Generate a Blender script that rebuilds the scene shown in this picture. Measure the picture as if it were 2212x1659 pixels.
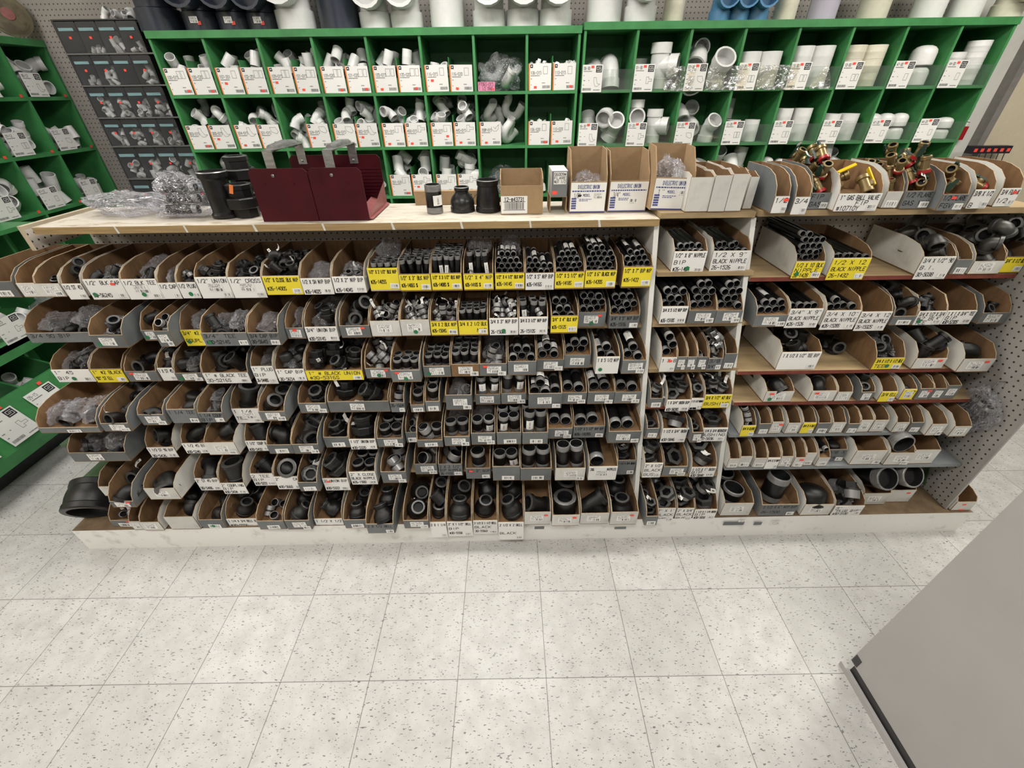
import bpy, math, random, re
from mathutils import Vector, Matrix, Euler, noise
for o in list(bpy.data.objects): bpy.data.objects.remove(o)
S = bpy.context.scene; COL = S.collection
rnd = random.Random(7)
# ---------------------------------------------------------------- camera
FPX, CAMZ, PIT, YAW, ROL, CAMX, CAMY = 904.0127, 1.65763834, .60938352, .002476951, -.01291234, .198688, -.90628632
_cp, _sp, _c, _s = math.cos(PIT), math.sin(PIT), math.cos(YAW), math.sin(YAW)
FW = Vector((_s*_cp, _c*_cp, -_sp)); _rt = Vector((_c, -_s, 0)); _up = _rt.cross(FW)
RT = math.cos(ROL)*_rt + math.sin(ROL)*_up; UP = -math.sin(ROL)*_rt + math.cos(ROL)*_up
CC = Vector((CAMX, CAMY, CAMZ))
cam = bpy.data.cameras.new('camera'); camo = bpy.data.objects.new('camera', cam); COL.objects.link(camo)
cam.sensor_width = 36; cam.lens = FPX/2212*36; cam.clip_start = .02
m = Matrix((RT, UP, -FW)).transposed().to_4x4(); m.translation = CC; camo.matrix_world = m
S.camera = camo
def ray(x, y): return FW + RT*((x-1106)/FPX) + UP*((829.5-y)/FPX)
def aty(x, y, Y): d = ray(x, y); return CC + d*((Y-CAMY)/d.y)
def atz(x, y, z): d = ray(x, y); return CC + d*((z-CAMZ)/d.z)
def atx(x, y, X): d = ray(x, y); return CC + d*((X-CAMX)/d.x)
SK, SY = .36, .19                        # the display leans back: front edge Y = SY + SK*z
def slant(x, y): d = ray(x, y); return CC + d*((SY+SK*CAMZ-CAMY)/(d.y-SK*d.z))
def pj(P):
    d = Vector(P)-CC; z = d.dot(FW)
    return 1106+FPX*d.dot(RT)/z, 829.5-FPX*d.dot(UP)/z
# ---------------------------------------------------------------- world, lights, exposure
W = bpy.data.worlds.new('store_air'); S.world = W; W.use_nodes = True
W.node_tree.nodes['Background'].inputs[0].default_value = (1, .97, .93, 1)
W.node_tree.nodes['Background'].inputs[1].default_value = .11
S.view_settings.view_transform = 'Standard'; S.view_settings.look = 'None'
S.view_settings.gamma = 1; S.view_settings.use_curve_mapping = False
S.view_settings.exposure = -0.02
S.cycles.use_denoising = True
S.cycles.max_bounces = 7; S.cycles.diffuse_bounces = 3; S.cycles.glossy_bounces = 2
S.cycles.transmission_bounces = 3; S.cycles.transparent_max_bounces = 12
S.cycles.caustics_reflective = False; S.cycles.caustics_refractive = False
S.cycles.sample_clamp_indirect = 4
CEIL = 3.05
LAMPS = [(.05, 1.05, 29), (-2.5, 1.05, 18), (2.7, .85, 33), (.1, -1.0, 28), (-2.6, -1.0, 24), (2.8, -1.0, 36), (.1, -3.6, 24), (-3, -3.6, 16)]
for i, (x, y, e) in enumerate(LAMPS):
    L = bpy.data.lights.new('fluorescent_tubes', 'AREA'); L.shape = 'RECTANGLE'; L.size = 1.2; L.size_y = .5
    L.energy = e; L.color = (1, .962, .95) if x < -1 else (1, .972, .925) if x < 1 else (1, .965, .86)
    o = bpy.data.objects.new('fluorescent_tubes', L); COL.objects.link(o); o.location = (x, y, CEIL-.10)
# ---------------------------------------------------------------- materials
MATS = {}
def nodes(name):
    M = bpy.data.materials.new(name); M.use_nodes = True; nt = M.node_tree
    return M, nt, nt.nodes['Principled BSDF']
def N(nt, typ, **kw):
    n = nt.nodes.new(typ)
    for k, v in kw.items():
        if k.startswith('_'): n.inputs[int(k[1:])].default_value = v
        else: setattr(n, k, v)
    return n
def math_(nt, op, a, b=None, c=None):
    n = nt.nodes.new('ShaderNodeMath'); n.operation = op
    for i, v in enumerate((a, b, c)):
        if v is None: continue
        if isinstance(v, (int, float)): n.inputs[i].default_value = v
        else: nt.links.new(v, n.inputs[i])
    return n.outputs[0]
def mixc(nt, f, a, b):
    n = nt.nodes.new('ShaderNodeMix'); n.data_type = 'RGBA'
    for s, v in ((0, f), (6, a), (7, b)):
        if isinstance(v, (int, float)): n.inputs[s].default_value = v
        elif isinstance(v, tuple): n.inputs[s].default_value = (*v[:3], 1)
        else: nt.links.new(v, n.inputs[s])
    return n.outputs[2]
def coord(nt, which='Object', scale=None):
    t = nt.nodes.new('ShaderNodeTexCoord'); o = t.outputs[which]
    if scale:
        mp = nt.nodes.new('ShaderNodeMapping'); mp.inputs[3].default_value = scale; nt.links.new(o, mp.inputs[0]); o = mp.outputs[0]
    return o
def noise_(nt, vec, sc, det=3, rough=.6):
    n = N(nt, 'ShaderNodeTexNoise', _2=sc, _3=det, _4=rough); nt.links.new(vec, n.inputs[0]); return n.outputs[0]
def ramp(nt, v, a, b):
    n = nt.nodes.new('ShaderNodeMapRange'); n.inputs[1].default_value = a; n.inputs[2].default_value = b
    nt.links.new(v, n.inputs[0]); return n.outputs[0]
def mk(name, col, rough=.5, metal=0, var=.25, nsc=30, bump=0, col2=None, spec=.5, stretch=None, th=(.35, .7), perobj=0):
    M, nt, B = nodes(name)
    v = coord(nt, 'Object', stretch)
    n = noise_(nt, v, nsc, 4)
    c2 = col2 or tuple(c*(1-var) for c in col)
    out = mixc(nt, ramp(nt, n, *th), col, c2)
    if perobj:
        oi = nt.nodes.new('ShaderNodeObjectInfo'); h = nt.nodes.new('ShaderNodeHueSaturation')
        nt.links.new(out, h.inputs['Color']); nt.links.new(math_(nt, 'MULTIPLY_ADD', oi.outputs['Random'], perobj, 1-perobj/2), h.inputs['Value']); out = h.outputs[0]
    nt.links.new(out, B.inputs['Base Color'])
    B.inputs['Roughness'].default_value = rough; B.inputs['Metallic'].default_value = metal
    B.inputs['Specular IOR Level'].default_value = spec
    if bump:
        b = N(nt, 'ShaderNodeBump'); b.inputs['Strength'].default_value = bump; b.inputs['Distance'].default_value = .002
        nt.links.new(n, b.inputs['Height']); nt.links.new(b.outputs[0], B.inputs['Normal'])
    MATS[name] = M; return M
mk('green_paint', (.06, .27, .085), .42, var=.3, nsc=9, bump=.15)
mk('dark_green_paint', (.08, .14, .07), .5, var=.3, nsc=9)
mk('black_iron', (.016, .0155, .0155), .31, .2, var=.5, nsc=60, bump=.25, perobj=.7)
mk('black_pipe', (.010, .010, .011), .28, .2, var=.4, nsc=40, perobj=.5)
mk('iron_rim', (.11, .108, .105), .38, .4, var=.5, nsc=60, perobj=.6)
mk('cut_thread', (.34, .335, .33), .34, .35, var=.55, nsc=120, stretch=(.3, .3, 6), perobj=.5)
mk('pipe_inside', (.008, .008, .009), .6, .1, var=.3)
mk('grey_iron', (.12, .118, .112), .4, .7, var=.5, nsc=50, bump=.2, perobj=.5)
mk('zinc', (.32, .32, .31), .3, .8, var=.4, nsc=70, perobj=.4)
mk('white_pvc', (.74, .735, .72), .3, var=.06, nsc=6, perobj=.12)
mk('cream_pvc', (.70, .66, .54), .35, var=.08, nsc=6, perobj=.1)
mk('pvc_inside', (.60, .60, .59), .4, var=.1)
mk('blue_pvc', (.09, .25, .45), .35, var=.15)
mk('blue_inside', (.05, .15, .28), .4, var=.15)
mk('dark_pvc', (.028, .034, .052), .33, var=.2)
mk('lilac_pvc', (.50, .46, .56), .35, var=.1)
mk('kraft', (.235, .132, .06), .85, var=.3, nsc=45, stretch=(1, 1, .3), perobj=.35)
mk('kraft_edge', (.45, .34, .22), .9, var=.3, nsc=90)
mk('box_white', (.62, .61, .57), .6, var=.25, nsc=14, th=(.5, .8), perobj=.2)
mk('box_grey', (.155, .165, .168), .6, var=.25, nsc=14, perobj=.35)
mk('carton', (.36, .24, .13), .85, var=.15, nsc=40)
mk('white_paper', (.80, .79, .76), .65, var=.12, nsc=9, th=(.55, .85), perobj=.12)
mk('grey_card', (.165, .175, .18), .6, var=.2, nsc=14, perobj=.3)
mk('kraft_card', (.36, .27, .17), .8, var=.3, nsc=40)
mk('yellow_card', (.86, .70, .035), .55, var=.1, nsc=9)
mk('pink_card', (.80, .28, .45), .6, var=.1)
mk('orange_print', (.80, .20, .04), .6, var=.1)
mk('ink', (.015, .015, .02), .6, var=.2)
mk('grey_ink', (.12, .12, .12), .6, var=.2)
mk('blue_ink', (.07, .085, .28), .6, var=.2)
mk('red_sticker', (.95, .09, .06), .5, var=.08)
mk('green_sticker', (.02, .19, .07), .5, var=.1)
mk('osb', (.56, .51, .43), .55, nsc=16, stretch=(1, 3, 1), col2=(.36, .29, .20), th=(.52, .66))
mk('ply_edge', (.40, .27, .12), .7, var=.35, nsc=20, stretch=(.4, 1, 9))
mk('wood_board', (.42, .30, .16), .65, var=.35, nsc=10, stretch=(.5, 4, 4))
mk('red_edge', (.22, .05, .032), .6, var=.4, nsc=25)
mk('grey_board', (.26, .28, .29), .5, var=.15)
mk('white_board', (.66, .65, .61), .55, var=.2, nsc=7, th=(.5, .9))
mk('base_white', (.84, .83, .79), .5, nsc=16, col2=(.56, .54, .49), th=(.58, .80))
mk('base_top', (.20, .135, .075), .7, var=.4, nsc=20)
mk('dark_red', (.062, .004, .009), .38, var=.35, nsc=12, spec=.3)
mk('pink_red', (.30, .10, .095), .4, var=.3)
mk('aluminium', (.60, .60, .60), .33, .9, var=.4, nsc=30, stretch=(1, 1, 4))
mk('brass', (.27, .195, .085), .36, .6, var=.3, nsc=40)
mk('valve_green', (.012, .04, .025), .35, var=.3)
mk('red_plastic', (.36, .012, .016), .35, var=.15)
mk('yellow_plastic', (.80, .52, .01), .4, var=.15)
mk('rack_grey', (.036, .036, .039), .45, var=.25, nsc=8)
mk('rack_lip', (.15, .145, .14), .5, var=.2)
mk('teal_label', (.24, .40, .42), .5, var=.35, nsc=90, stretch=(.15, 1, 3))
mk('wall_beige', (.62, .54, .40), .75, var=.06)
mk('ceiling_white', (.72, .72, .70), .8, var=.08)
mk('panel_grey', (.40, .385, .375), .38, var=.1, nsc=5, th=(.4, .9))
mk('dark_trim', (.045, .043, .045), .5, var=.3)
mk('pole_grey', (.24, .225, .21), .5, var=.15)
mk('black_plastic', (.018, .014, .02), .4, var=.2)
mk('straw', (.19, .16, .10), .7, nsc=14, stretch=(.4, .4, 6), col2=(.09, .07, .045), th=(.4, .6))
mk('tan_board', (.50, .42, .30), .7, var=.2)
mk('metal_cap', (.30, .30, .30), .35, .6, var=.3)
def emis(name, col, st):
    M, nt, B = nodes(name); B.inputs['Emission Color'].default_value = (*col, 1); B.inputs['Emission Strength'].default_value = st; MATS[name] = M
emis('lamp_diffuser', (1, .97, .92), 6)
def clear(name, a, tint, rough, glossw, nsc):
    # thin clear plastic: mostly see-through, with crinkled glossy glints
    M, nt, B = nodes(name); nt.nodes.remove(B); out = nt.nodes['Material Output']
    tr = N(nt, 'ShaderNodeBsdfTransparent'); tr.inputs[0].default_value = (*tint, 1)
    gl = N(nt, 'ShaderNodeBsdfGlossy'); gl.inputs['Roughness'].default_value = rough; gl.inputs[0].default_value = (.95, .95, 1, 1)
    df = N(nt, 'ShaderNodeBsdfDiffuse'); df.inputs[0].default_value = (.8, .8, .82, 1)
    m1 = N(nt, 'ShaderNodeMixShader'); m1.inputs[0].default_value = glossw
    nt.links.new(df.outputs[0], m1.inputs[1]); nt.links.new(gl.outputs[0], m1.inputs[2])
    m2 = N(nt, 'ShaderNodeMixShader'); v = coord(nt, 'Object')
    if nsc:
        n = noise_(nt, v, nsc, 3); n_node = n.node; n_node.inputs['Distortion'].default_value = 1.6; nt.links.new(ramp(nt, n, .47, .64), m2.inputs[0])
        mr = nt.nodes[-1] if False else m2.inputs[0].links[0].from_node
        mr.inputs[3].default_value = a*.25; mr.inputs[4].default_value = min(.9, a*3.2)
        b = N(nt, 'ShaderNodeBump'); b.inputs['Strength'].default_value = 1; b.inputs['Distance'].default_value = .03
        nt.links.new(noise_(nt, v, nsc*1.2, 2), b.inputs['Height']); nt.links.new(b.outputs[0], gl.inputs['Normal'])
    else: m2.inputs[0].default_value = a
    nt.links.new(tr.outputs[0], m2.inputs[1]); nt.links.new(m1.outputs[0], m2.inputs[2]); nt.links.new(m2.outputs[0], out.inputs[0])
    MATS[name] = M
clear('bag_plastic', .22, (.93, .93, .95), .10, .72, 38)
clear('white_bag', .40, (.94, .94, .96), .14, .7, 30)
clear('pipe_bag', .20, (.95, .95, .97), .12, .75, 26)
clear('acrylic', .10, (.95, .97, .95), .05, .8, 0)
clear('drawer_plastic', .05, (.86, .86, .86), .25, .3, 0)
clear('shrink_film', .5, (1, .96, .86), .12, .5, 24)
def sticker_mat(name, bars):
    # printed shelf tag: text lines above, bar code below (generated coords run 0..1 over the tag)
    M, nt, B = nodes(name); g = nt.nodes.new('ShaderNodeSeparateXYZ'); nt.links.new(coord(nt, 'Generated'), g.inputs[0])
    u, v = g.outputs[0], g.outputs[2]
    oi = nt.nodes.new('ShaderNodeObjectInfo'); r = oi.outputs['Random']
    def wn(vec2):
        w = nt.nodes.new('ShaderNodeTexWhiteNoise'); w.noise_dimensions = '2D'; c = nt.nodes.new('ShaderNodeCombineXYZ')
        nt.links.new(vec2[0], c.inputs[0]); nt.links.new(vec2[1], c.inputs[1]); nt.links.new(c.outputs[0], w.inputs[0]); return w.outputs[0]
    def band(x, a, b): return math_(nt, 'MULTIPLY', math_(nt, 'GREATER_THAN', x, a), math_(nt, 'LESS_THAN', x, b))
    mx = math_(nt, 'ADD', r, 0)
    bar = math_(nt, 'GREATER_THAN', wn((math_(nt, 'FLOOR', math_(nt, 'MULTIPLY', u, 34)), math_(nt, 'MULTIPLY', mx, 50))), .45)
    if bars: z = math_(nt, 'MULTIPLY', bar, math_(nt, 'MULTIPLY', band(v, .28, .78), band(u, .12, .88)))
    else: z = math_(nt, 'MULTIPLY', bar, math_(nt, 'MULTIPLY', band(v, .08, .42), band(u, .38, .92)))
    rows = 7.0
    fr = math_(nt, 'FRACT', math_(nt, 'MULTIPLY', v, rows)); fl = math_(nt, 'FLOOR', math_(nt, 'MULTIPLY', v, rows))
    ch = math_(nt, 'GREATER_THAN', wn((math_(nt, 'FLOOR', math_(nt, 'MULTIPLY', u, 30)), math_(nt, 'MULTIPLY_ADD', mx, 90, fl))), .38)
    ln = math_(nt, 'MULTIPLY', math_(nt, 'MULTIPLY', ch, band(fr, .25, .8)), band(u, .08, .86))
    ln = math_(nt, 'MULTIPLY', ln, band(v, .06, .2) if bars else math_(nt, 'MAXIMUM', band(v, .5, .95), math_(nt, 'MULTIPLY', band(v, .1, .5), math_(nt, 'LESS_THAN', u, .32))))
    f = math_(nt, 'MAXIMUM', z, ln)
    nt.links.new(mixc(nt, math_(nt, 'MULTIPLY', f, .85), (.82, .81, .78), (.05, .05, .06)), B.inputs['Base Color'])
    B.inputs['Roughness'].default_value = .5; MATS[name] = M
sticker_mat('barcode_tag', True); sticker_mat('printed_tag', False)
def pegboard(name, col, ax, hole, dark=(.03, .03, .03)):
    M, nt, B = nodes(name); s = nt.nodes.new('ShaderNodeSeparateXYZ'); nt.links.new(coord(nt, 'Object'), s.inputs[0])
    d = []
    for a in ax:
        d.append(math_(nt, 'SUBTRACT', math_(nt, 'FRACT', math_(nt, 'MULTIPLY', s.outputs[a], 1/.0254)), .5))
    r2 = math_(nt, 'ADD', math_(nt, 'MULTIPLY', d[0], d[0]), math_(nt, 'MULTIPLY', d[1], d[1]))
    f = math_(nt, 'LESS_THAN', r2, hole*hole)
    n = noise_(nt, coord(nt, 'Object'), 5, 4)
    base = mixc(nt, ramp(nt, n, .35, .75), col, tuple(c*.82 for c in col))
    nt.links.new(mixc(nt, f, base, dark), B.inputs['Base Color']); B.inputs['Roughness'].default_value = .5; MATS[name] = M
pegboard('peg_back', (.30, .27, .245), (0, 2), .15)
pegboard('peg_white', (.60, .57, .52), (0, 2), .14)
pegboard('peg_end', (.345, .33, .305), (1, 2), .15)
pegboard('peg_end_white', (.62, .57, .50), (1, 2), .14)
def floor_mat():
    M, nt, B = nodes('vinyl_tile'); v = coord(nt, 'Object'); s = nt.nodes.new('ShaderNodeSeparateXYZ'); nt.links.new(v, s.inputs[0])
    T = .3048; ids = []; ed = []
    for a in (0, 1):
        q = math_(nt, 'MULTIPLY', s.outputs[a], 1/T); ids.append(math_(nt, 'FLOOR', q)); fr = math_(nt, 'FRACT', q)
        ed.append(math_(nt, 'MINIMUM', fr, math_(nt, 'SUBTRACT', 1, fr)))
    gap = math_(nt, 'LESS_THAN', math_(nt, 'MINIMUM', ed[0], ed[1]), .004)
    c = nt.nodes.new('ShaderNodeCombineXYZ'); nt.links.new(ids[0], c.inputs[0]); nt.links.new(ids[1], c.inputs[1])
    w = nt.nodes.new('ShaderNodeTexWhiteNoise'); w.noise_dimensions = '2D'; nt.links.new(c.outputs[0], w.inputs[0])
    base = mixc(nt, w.outputs[0], (.56, .55, .53), (.49, .482, .46))
    n0 = noise_(nt, v, 14, 5, .65); base = mixc(nt, ramp(nt, n0, .4, .75), base, (.42, .41, .39))
    def flecks(rot, sc, th, seed):
        mp = nt.nodes.new('ShaderNodeMapping'); mp.inputs[2].default_value = (0, 0, rot); mp.inputs[1].default_value = (seed, seed*2, 0); mp.inputs[3].default_value = sc
        nt.links.new(v, mp.inputs[0]); return math_(nt, 'GREATER_THAN', noise_(nt, mp.outputs[0], 1, 2, .5), th)
    f = flecks(.4, (52, 150, 1), .682, 3.1)
    for rot, sc, th, sd in ((1.5, (50, 150, 1), .686, 7.7), (-.6, (60, 170, 1), .682, 1.3), (2.3, (55, 140, 1), .69, 5.9)):
        f = math_(nt, 'MAXIMUM', f, flecks(rot, sc, th, sd))
    f2 = flecks(.9, (30, 75, 1), .755, 9.3)
    base = mixc(nt, math_(nt, 'MULTIPLY', f, .9), base, (.12, .12, .115)); base = mixc(nt, math_(nt, 'MULTIPLY', f2, .8), base, (.14, .14, .14))
    base = mixc(nt, math_(nt, 'MULTIPLY', gap, .8), base, (.10, .10, .09))
    nt.links.new(base, B.inputs['Base Color'])
    nt.links.new(math_(nt, 'MULTIPLY_ADD', n0, .25, .24), B.inputs['Roughness']); B.inputs['Specular IOR Level'].default_value = .45
    MATS['vinyl_tile'] = M
floor_mat()
# ---------------------------------------------------------------- mesh helpers
class MB:
    def __init__(s): s.v = []; s.f = []; s.m = []; s.sm = []; s.mats = []
    def mi(s, name):
        if name not in s.mats: s.mats.append(name)
        return s.mats.index(name)
    def face(s, ids, m, sm=False): s.f.append(ids); s.m.append(s.mi(m)); s.sm.append(sm)
    def quad(s, pts, m):
        b = len(s.v); s.v += [tuple(p) for p in pts]; s.face(list(range(b, b+len(pts))), m)
    def box(s, x0, x1, y0, y1, z0, z1, m, front=None, top=None):
        b = len(s.v)
        s.v += [(x0,y0,z0),(x1,y0,z0),(x1,y1,z0),(x0,y1,z0),(x0,y0,z1),(x1,y0,z1),(x1,y1,z1),(x0,y1,z1)]
        for q, mm in (((3,2,1,0),m),((4,5,6,7),top or m),((0,1,5,4),front or m),((1,2,6,5),m),((2,3,7,6),m),((3,0,4,7),m)):
            s.face([b+i for i in q], mm)
    def prism(s, poly, a, b, fn, m, m_a=None, m_b=None):
        # poly: 2-D outline; fn(p, t) -> 3-D point; extruded from a to b
        i = len(s.v); n = len(poly)
        s.v += [tuple(fn(p, a)) for p in poly]+[tuple(fn(p, b)) for p in poly]
        s.face([i+k for k in range(n)][::-1], m_a or m); s.face([i+n+k for k in range(n)], m_b or m)
        for k in range(n): s.face([i+k, i+(k+1)%n, i+n+(k+1)%n, i+n+k], m)
    def rings(s, rs, mats, sm=True, M=None, close=False):
        # rs: list of rings (equal length lists of points); mats: one per gap
        idx = []
        for r in rs:
            b = len(s.v); s.v += [tuple(M @ Vector(p)) if M else tuple(p) for p in r]; idx.append([b+k for k in range(len(r))])
        n = len(rs[0])
        for j in range(len(idx)-1):
            for k in range(n):
                s.face([idx[j][k], idx[j][(k+1)%n], idx[j+1][(k+1)%n], idx[j+1][k]], mats[j] if isinstance(mats, (list, tuple)) else mats, sm)
        return idx
    def lathe(s, prof, m, seg=16, M=None, sm=True, rot=0):
        # prof: (r, z[, material]) outline; r = 0 closes with a fan
        rs, ms = [], []
        for p in prof: rs.append([(max(p[0], 1e-5)*math.cos(2*math.pi*k/seg+rot), max(p[0], 1e-5)*math.sin(2*math.pi*k/seg+rot), p[1]) for k in range(seg)])
        for p in prof[1:]: ms.append(p[2] if len(p) > 2 else m)
        s.rings(rs, ms, sm, M)
    def tube(s, pts, rad, m, seg=14, cups=(None, None), mc=None, mrim=None):
        pts = [Vector(p) for p in pts]; fr = []
        t0 = (pts[1]-pts[0]).normalized(); a = Vector((0, 0, 1)) if abs(t0.z) < .9 else Vector((1, 0, 0))
        nrm = (a - t0*a.dot(t0)).normalized()
        rs = []
        for i, p in enumerate(pts):
            t = (pts[min(i+1, len(pts)-1)]-pts[max(i-1, 0)]).normalized()
            nrm = (nrm - t*nrm.dot(t)).normalized(); bi = t.cross(nrm); fr.append((t, nrm, bi))
            rs.append([p+(nrm*math.cos(2*math.pi*k/seg)+bi*math.sin(2*math.pi*k/seg))*rad[i] for k in range(seg)])
        s.rings(rs, m)
        for e, cup in ((0, cups[0]), (-1, cups[1])):
            t, n_, b_ = fr[e]; p = pts[e]; sg = 1 if e == 0 else -1
            def ring(r, d): return [p+t*(sg*d)+(n_*math.cos(2*math.pi*k/seg)+b_*math.sin(2*math.pi*k/seg))*r for k in range(seg)]
            if cup is None: s.rings([ring(rad[e], 0), ring(1e-4, 0)], m)
            else:
                ri, dep = cup
                s.rings([ring(rad[e], 0), ring(ri, 0), ring(ri*.94, dep), ring(1e-4, dep)], [mrim or m, mc or m, mc or m])
    def mesh(s, name, sharp=32):
        me = bpy.data.meshes.new(name); me.from_pydata(s.v, [], s.f)
        for n in s.mats: me.materials.append(MATS[n])
        me.polygons.foreach_set('material_index', s.m); me.polygons.foreach_set('use_smooth', s.sm)
        me.update()
        if any(s.sm): me.set_sharp_from_angle(angle=math.radians(sharp))
        return me
    def obj(s, name, parent=None, loc=None, **kw): return put(s.mesh(name), name, parent, loc, **kw)
def put(me, name, parent=None, loc=None, rot=None, sc=None):
    o = bpy.data.objects.new(name, me); COL.objects.link(o)
    if parent: o.parent = parent
    if loc is not None: o.location = loc
    if rot is not None: o.rotation_euler = rot
    if sc is not None: o.scale = (sc, sc, sc)
    return o
def tag(o, label, cat, group=None):
    o['label'] = label; o['category'] = cat
    if group: o['group'] = group
    return o
def struct(o): o['kind'] = 'structure'; return o
def empty(name, loc):
    o = bpy.data.objects.new(name, None); COL.objects.link(o); o.location = loc; o.empty_display_size = .05; return o
ORD = 'first second third fourth fifth sixth seventh eighth ninth tenth eleventh twelfth thirteenth fourteenth fifteenth sixteenth seventeenth eighteenth nineteenth twentieth twenty-first twenty-second twenty-third twenty-fourth twenty-fifth twenty-sixth twenty-seventh twenty-eighth twenty-ninth thirtieth'.split()
def od(n): return .0254*(1.05*n+.30)
# ---------------------------------------------------------------- marker lettering (single-stroke alphabet on a 4 x 6 grid)
GL = {}
for _g in '''A=002640_1232 B=00063645443303_3342413000 C=4536160501103041 D=00062644422000 E=46060040_0333 F=460600_0333 G=45361605011030414323 H=0006_4046_0343
I=2026 J=4641301001 K=0006_460340 L=060040 M=0006234640 N=00064046 O=100105163645413010 P=00063645443303 Q=100105163645413010_2240 R=00063645443303_2340
S=45361605044241301001 T=0646_2026 U=060110304146 V=062046 W=0610233046 X=0046_0640 Y=062346_2320 Z=06460040 0=100105163645413010 1=152620 2=05163645440040
3=05163645443313_334241301001 4=30360242 5=460604344341301001 6=36160501103041423303 7=064610 8=13040516364544331302011030414233 9=43130405163645413010
/=0046 "=1615_3635 #=1015_3035_0444_0242 .=2021 -=0343 °=1516363515 $=45361605044241301001_2026'''.split():
    GL[_g[0]] = _g[2:].replace('_', ' ')
def strokes(text, x0, x1, z0, z1, wob=.5):
    # polylines of a line of marker text fitted into the box
    text = text.rstrip(); n = len(text)
    if not n: return []
    adv = 5.6; wu = n*adv-1.6; sx = (x1-x0)/wu; sc = min(sx*2.3, (z1-z0)/6*.95); sx = min(sx, sc*1.15); out = []
    for i, ch in enumerate(text):
        g = GL.get(ch.upper())
        if not g: continue
        for st in g.split():
            pl = []
            for k in range(0, len(st)-1, 2):
                px, pz = int(st[k]), int(st[k+1])
                pl.append((x0+(i*adv+px+rnd.uniform(-.18, .18)*wob+pz*.12*wob)*sx, z0+(pz+rnd.uniform(-.2, .2)*wob)*sc))
            if len(pl) > 1: out.append(pl)
    return out
def draw(mb, lines, y, lw, m):
    # thin ribbons lying just in front of plane y
    for pl in lines:
        for (ax, az), (bx, bz) in zip(pl, pl[1:]):
            dx, dz = bx-ax, bz-az; L = math.hypot(dx, dz) or 1e-6; ux, uz = dx/L*lw*.5, dz/L*lw*.5
            ax2, az2, bx2, bz2 = ax-ux*.7, az-uz*.7, bx+ux*.7, bz+uz*.7
            mb.quad([(ax2+uz, y, az2-ux), (bx2+uz, y, bz2-ux), (bx2-uz, y, bz2+ux), (ax2-uz, y, az2+ux)], m)
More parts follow.
